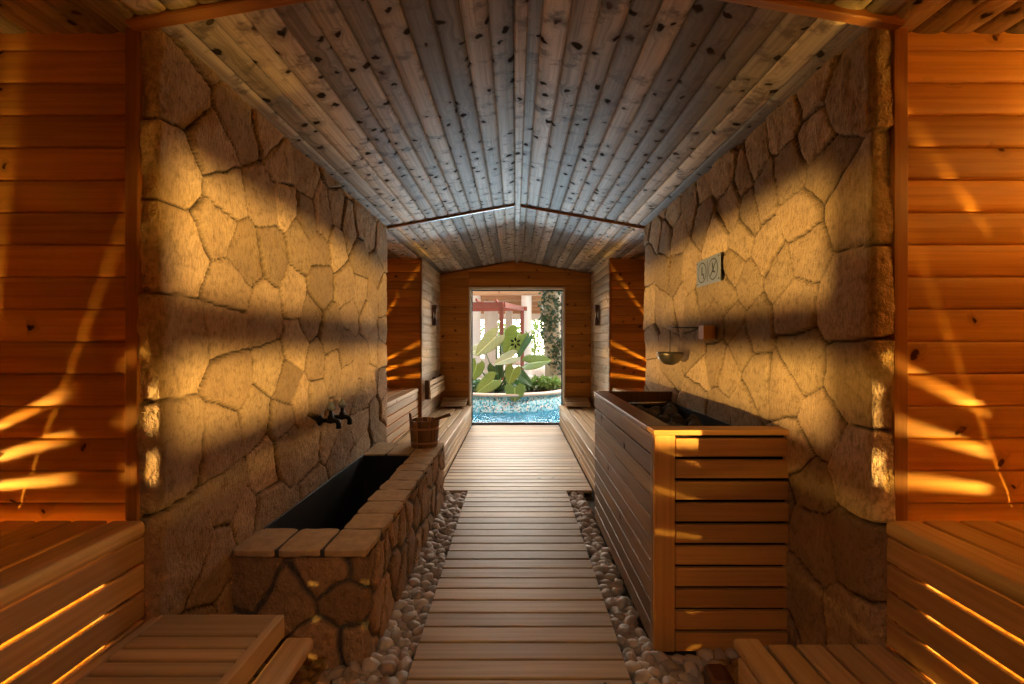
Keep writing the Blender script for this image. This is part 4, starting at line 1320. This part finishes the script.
# added fill spot behind the camera to lift the foreground
dl = empty('fill_light', (0, -.9, 2.36), 'added round fill light on the ceiling behind the camera', 'lamp')
mb = MB(); mb.lathe((0, -.9, 2.36), [(.045, .06), (.055, 0), (.075, 0), (.078, .01), (.075, .06), (.045, .06)], 24); mb.build('housing', M['steel'], dl)
l = bpy.data.lights.new('fill_light_lamp', 'SPOT'); l.color = (1, .78, .56); l.energy = 30; l.spot_size = math.radians(58); l.spot_blend = .9; l.shadow_soft_size = .04
o = bpy.data.objects.new('fill_light_lamp', l); COL.objects.link(o); o.location = (0, -.9, 2.35)
o.rotation_euler = Vector((0, 2.75, -2.35)).to_track_quat('-Z', 'Y').to_euler()

# daylight
w = bpy.data.worlds.new('World'); SC.world = w; w.use_nodes = True
nt = w.node_tree; nt.nodes.clear()
out = nt.nodes.new('ShaderNodeOutputWorld'); bg = nt.nodes.new('ShaderNodeBackground')
tc = nt.nodes.new('ShaderNodeTexCoord'); sp = nt.nodes.new('ShaderNodeSeparateXYZ'); nt.links.new(tc.outputs['Generated'], sp.inputs[0])
f = mrange(nt, sp.outputs[2], .55, 1.0)
c = mixc(nt, f, (1.0, .92, .80), (.62, .76, 1.0))
nt.links.new(c, bg.inputs[0])
vm = nt.nodes.new('ShaderNodeVectorMath'); vm.operation = 'DOT_PRODUCT'; nt.links.new(tc.outputs['Generated'], vm.inputs[0]); vm.inputs[1].default_value = Vector((.10, .86, .48)).normalized()
nt.links.new(mrange(nt, vm.outputs['Value'], .62, .97, 1.3, 25.0), bg.inputs[1])
nt.links.new(bg.outputs[0], out.inputs[0])
sun = bpy.data.lights.new('sun', 'SUN'); sun.energy = 3.0; sun.angle = math.radians(1.5); sun.color = (1, .95, .86)
so = bpy.data.objects.new('sun', sun); COL.objects.link(so)
so.rotation_euler = Vector((-.55, .10, -1)).to_track_quat('-Z', 'Y').to_euler()
# portal at the window
al = bpy.data.lights.new('window_portal', 'AREA'); al.shape = 'RECTANGLE'; al.size = WX1 - WX0; al.size_y = WZ
al.cycles.is_portal = True
ao = bpy.data.objects.new('window_portal', al); COL.objects.link(ao)
ao.location = ((WX0 + WX1) / 2, Y3 + .10, WZ / 2); ao.rotation_euler = Vector((0, -1, 0)).to_track_quat('-Z', 'Z').to_euler()
# added fill spots hidden below the sill, throwing light up into the room
for x in (-.45, .0, .45):
    pr_ = empty('pool_fill_lamp', (x, Y3 + .42, -.16), 'added round fill lamp in the pool outside the window, %s' % {-.45: 'left', .0: 'middle', .45: 'right'}[x], 'lamp')
    mb = MB(); mb.lathe((x, Y3 + .42, -.17), [(0, 0), (.05, 0), (.06, .02), (.055, .03), (0, .03)], 20); mb.build('housing', M['steel'], pr_)
    l = bpy.data.lights.new('pool_fill_spot', 'SPOT'); l.color = (.50, .77, 1.0) if x else (1, .90, .74); l.energy = 500 if x else 230; l.spot_size = math.radians(30 if x else 115); l.spot_blend = .9; l.shadow_soft_size = .05
    o = bpy.data.objects.new('pool_fill_spot', l); COL.objects.link(o); o.location = (x, Y3 + .42, -.085)
    o.rotation_euler = Vector((0, -1, .76 if x else 1.3)).to_track_quat('-Z', 'Y').to_euler()

# ------------------------------------------------------------------ camera and view
cam = bpy.data.cameras.new('camera'); cam.sensor_width = 36; cam.lens = 36 * F / 1024
cam.shift_x = -(VX - 512) / 1024; cam.shift_y = -(342 - VY) / 1024
cam.clip_start = .02
co = bpy.data.objects.new('camera', cam); COL.objects.link(co)
co.location = (0, 0, CZ); co.rotation_euler = (math.radians(90), 0, 0)
SC.camera = co
SC.view_settings.view_transform = 'Standard'; SC.view_settings.look = 'None'
SC.view_settings.exposure = 0; SC.view_settings.gamma = 1; SC.view_settings.use_curve_mapping = False
SC.cycles.use_denoising = True
try: SC.cycles.denoiser = 'OPENIMAGEDENOISE'
except Exception: pass
SC.cycles.max_bounces = 10; SC.cycles.diffuse_bounces = 6; SC.cycles.glossy_bounces = 4; SC.cycles.transparent_max_bounces = 16
SC.cycles.sample_clamp_indirect = 6
SC.cycles.caustics_reflective = False; SC.cycles.caustics_refractive = False
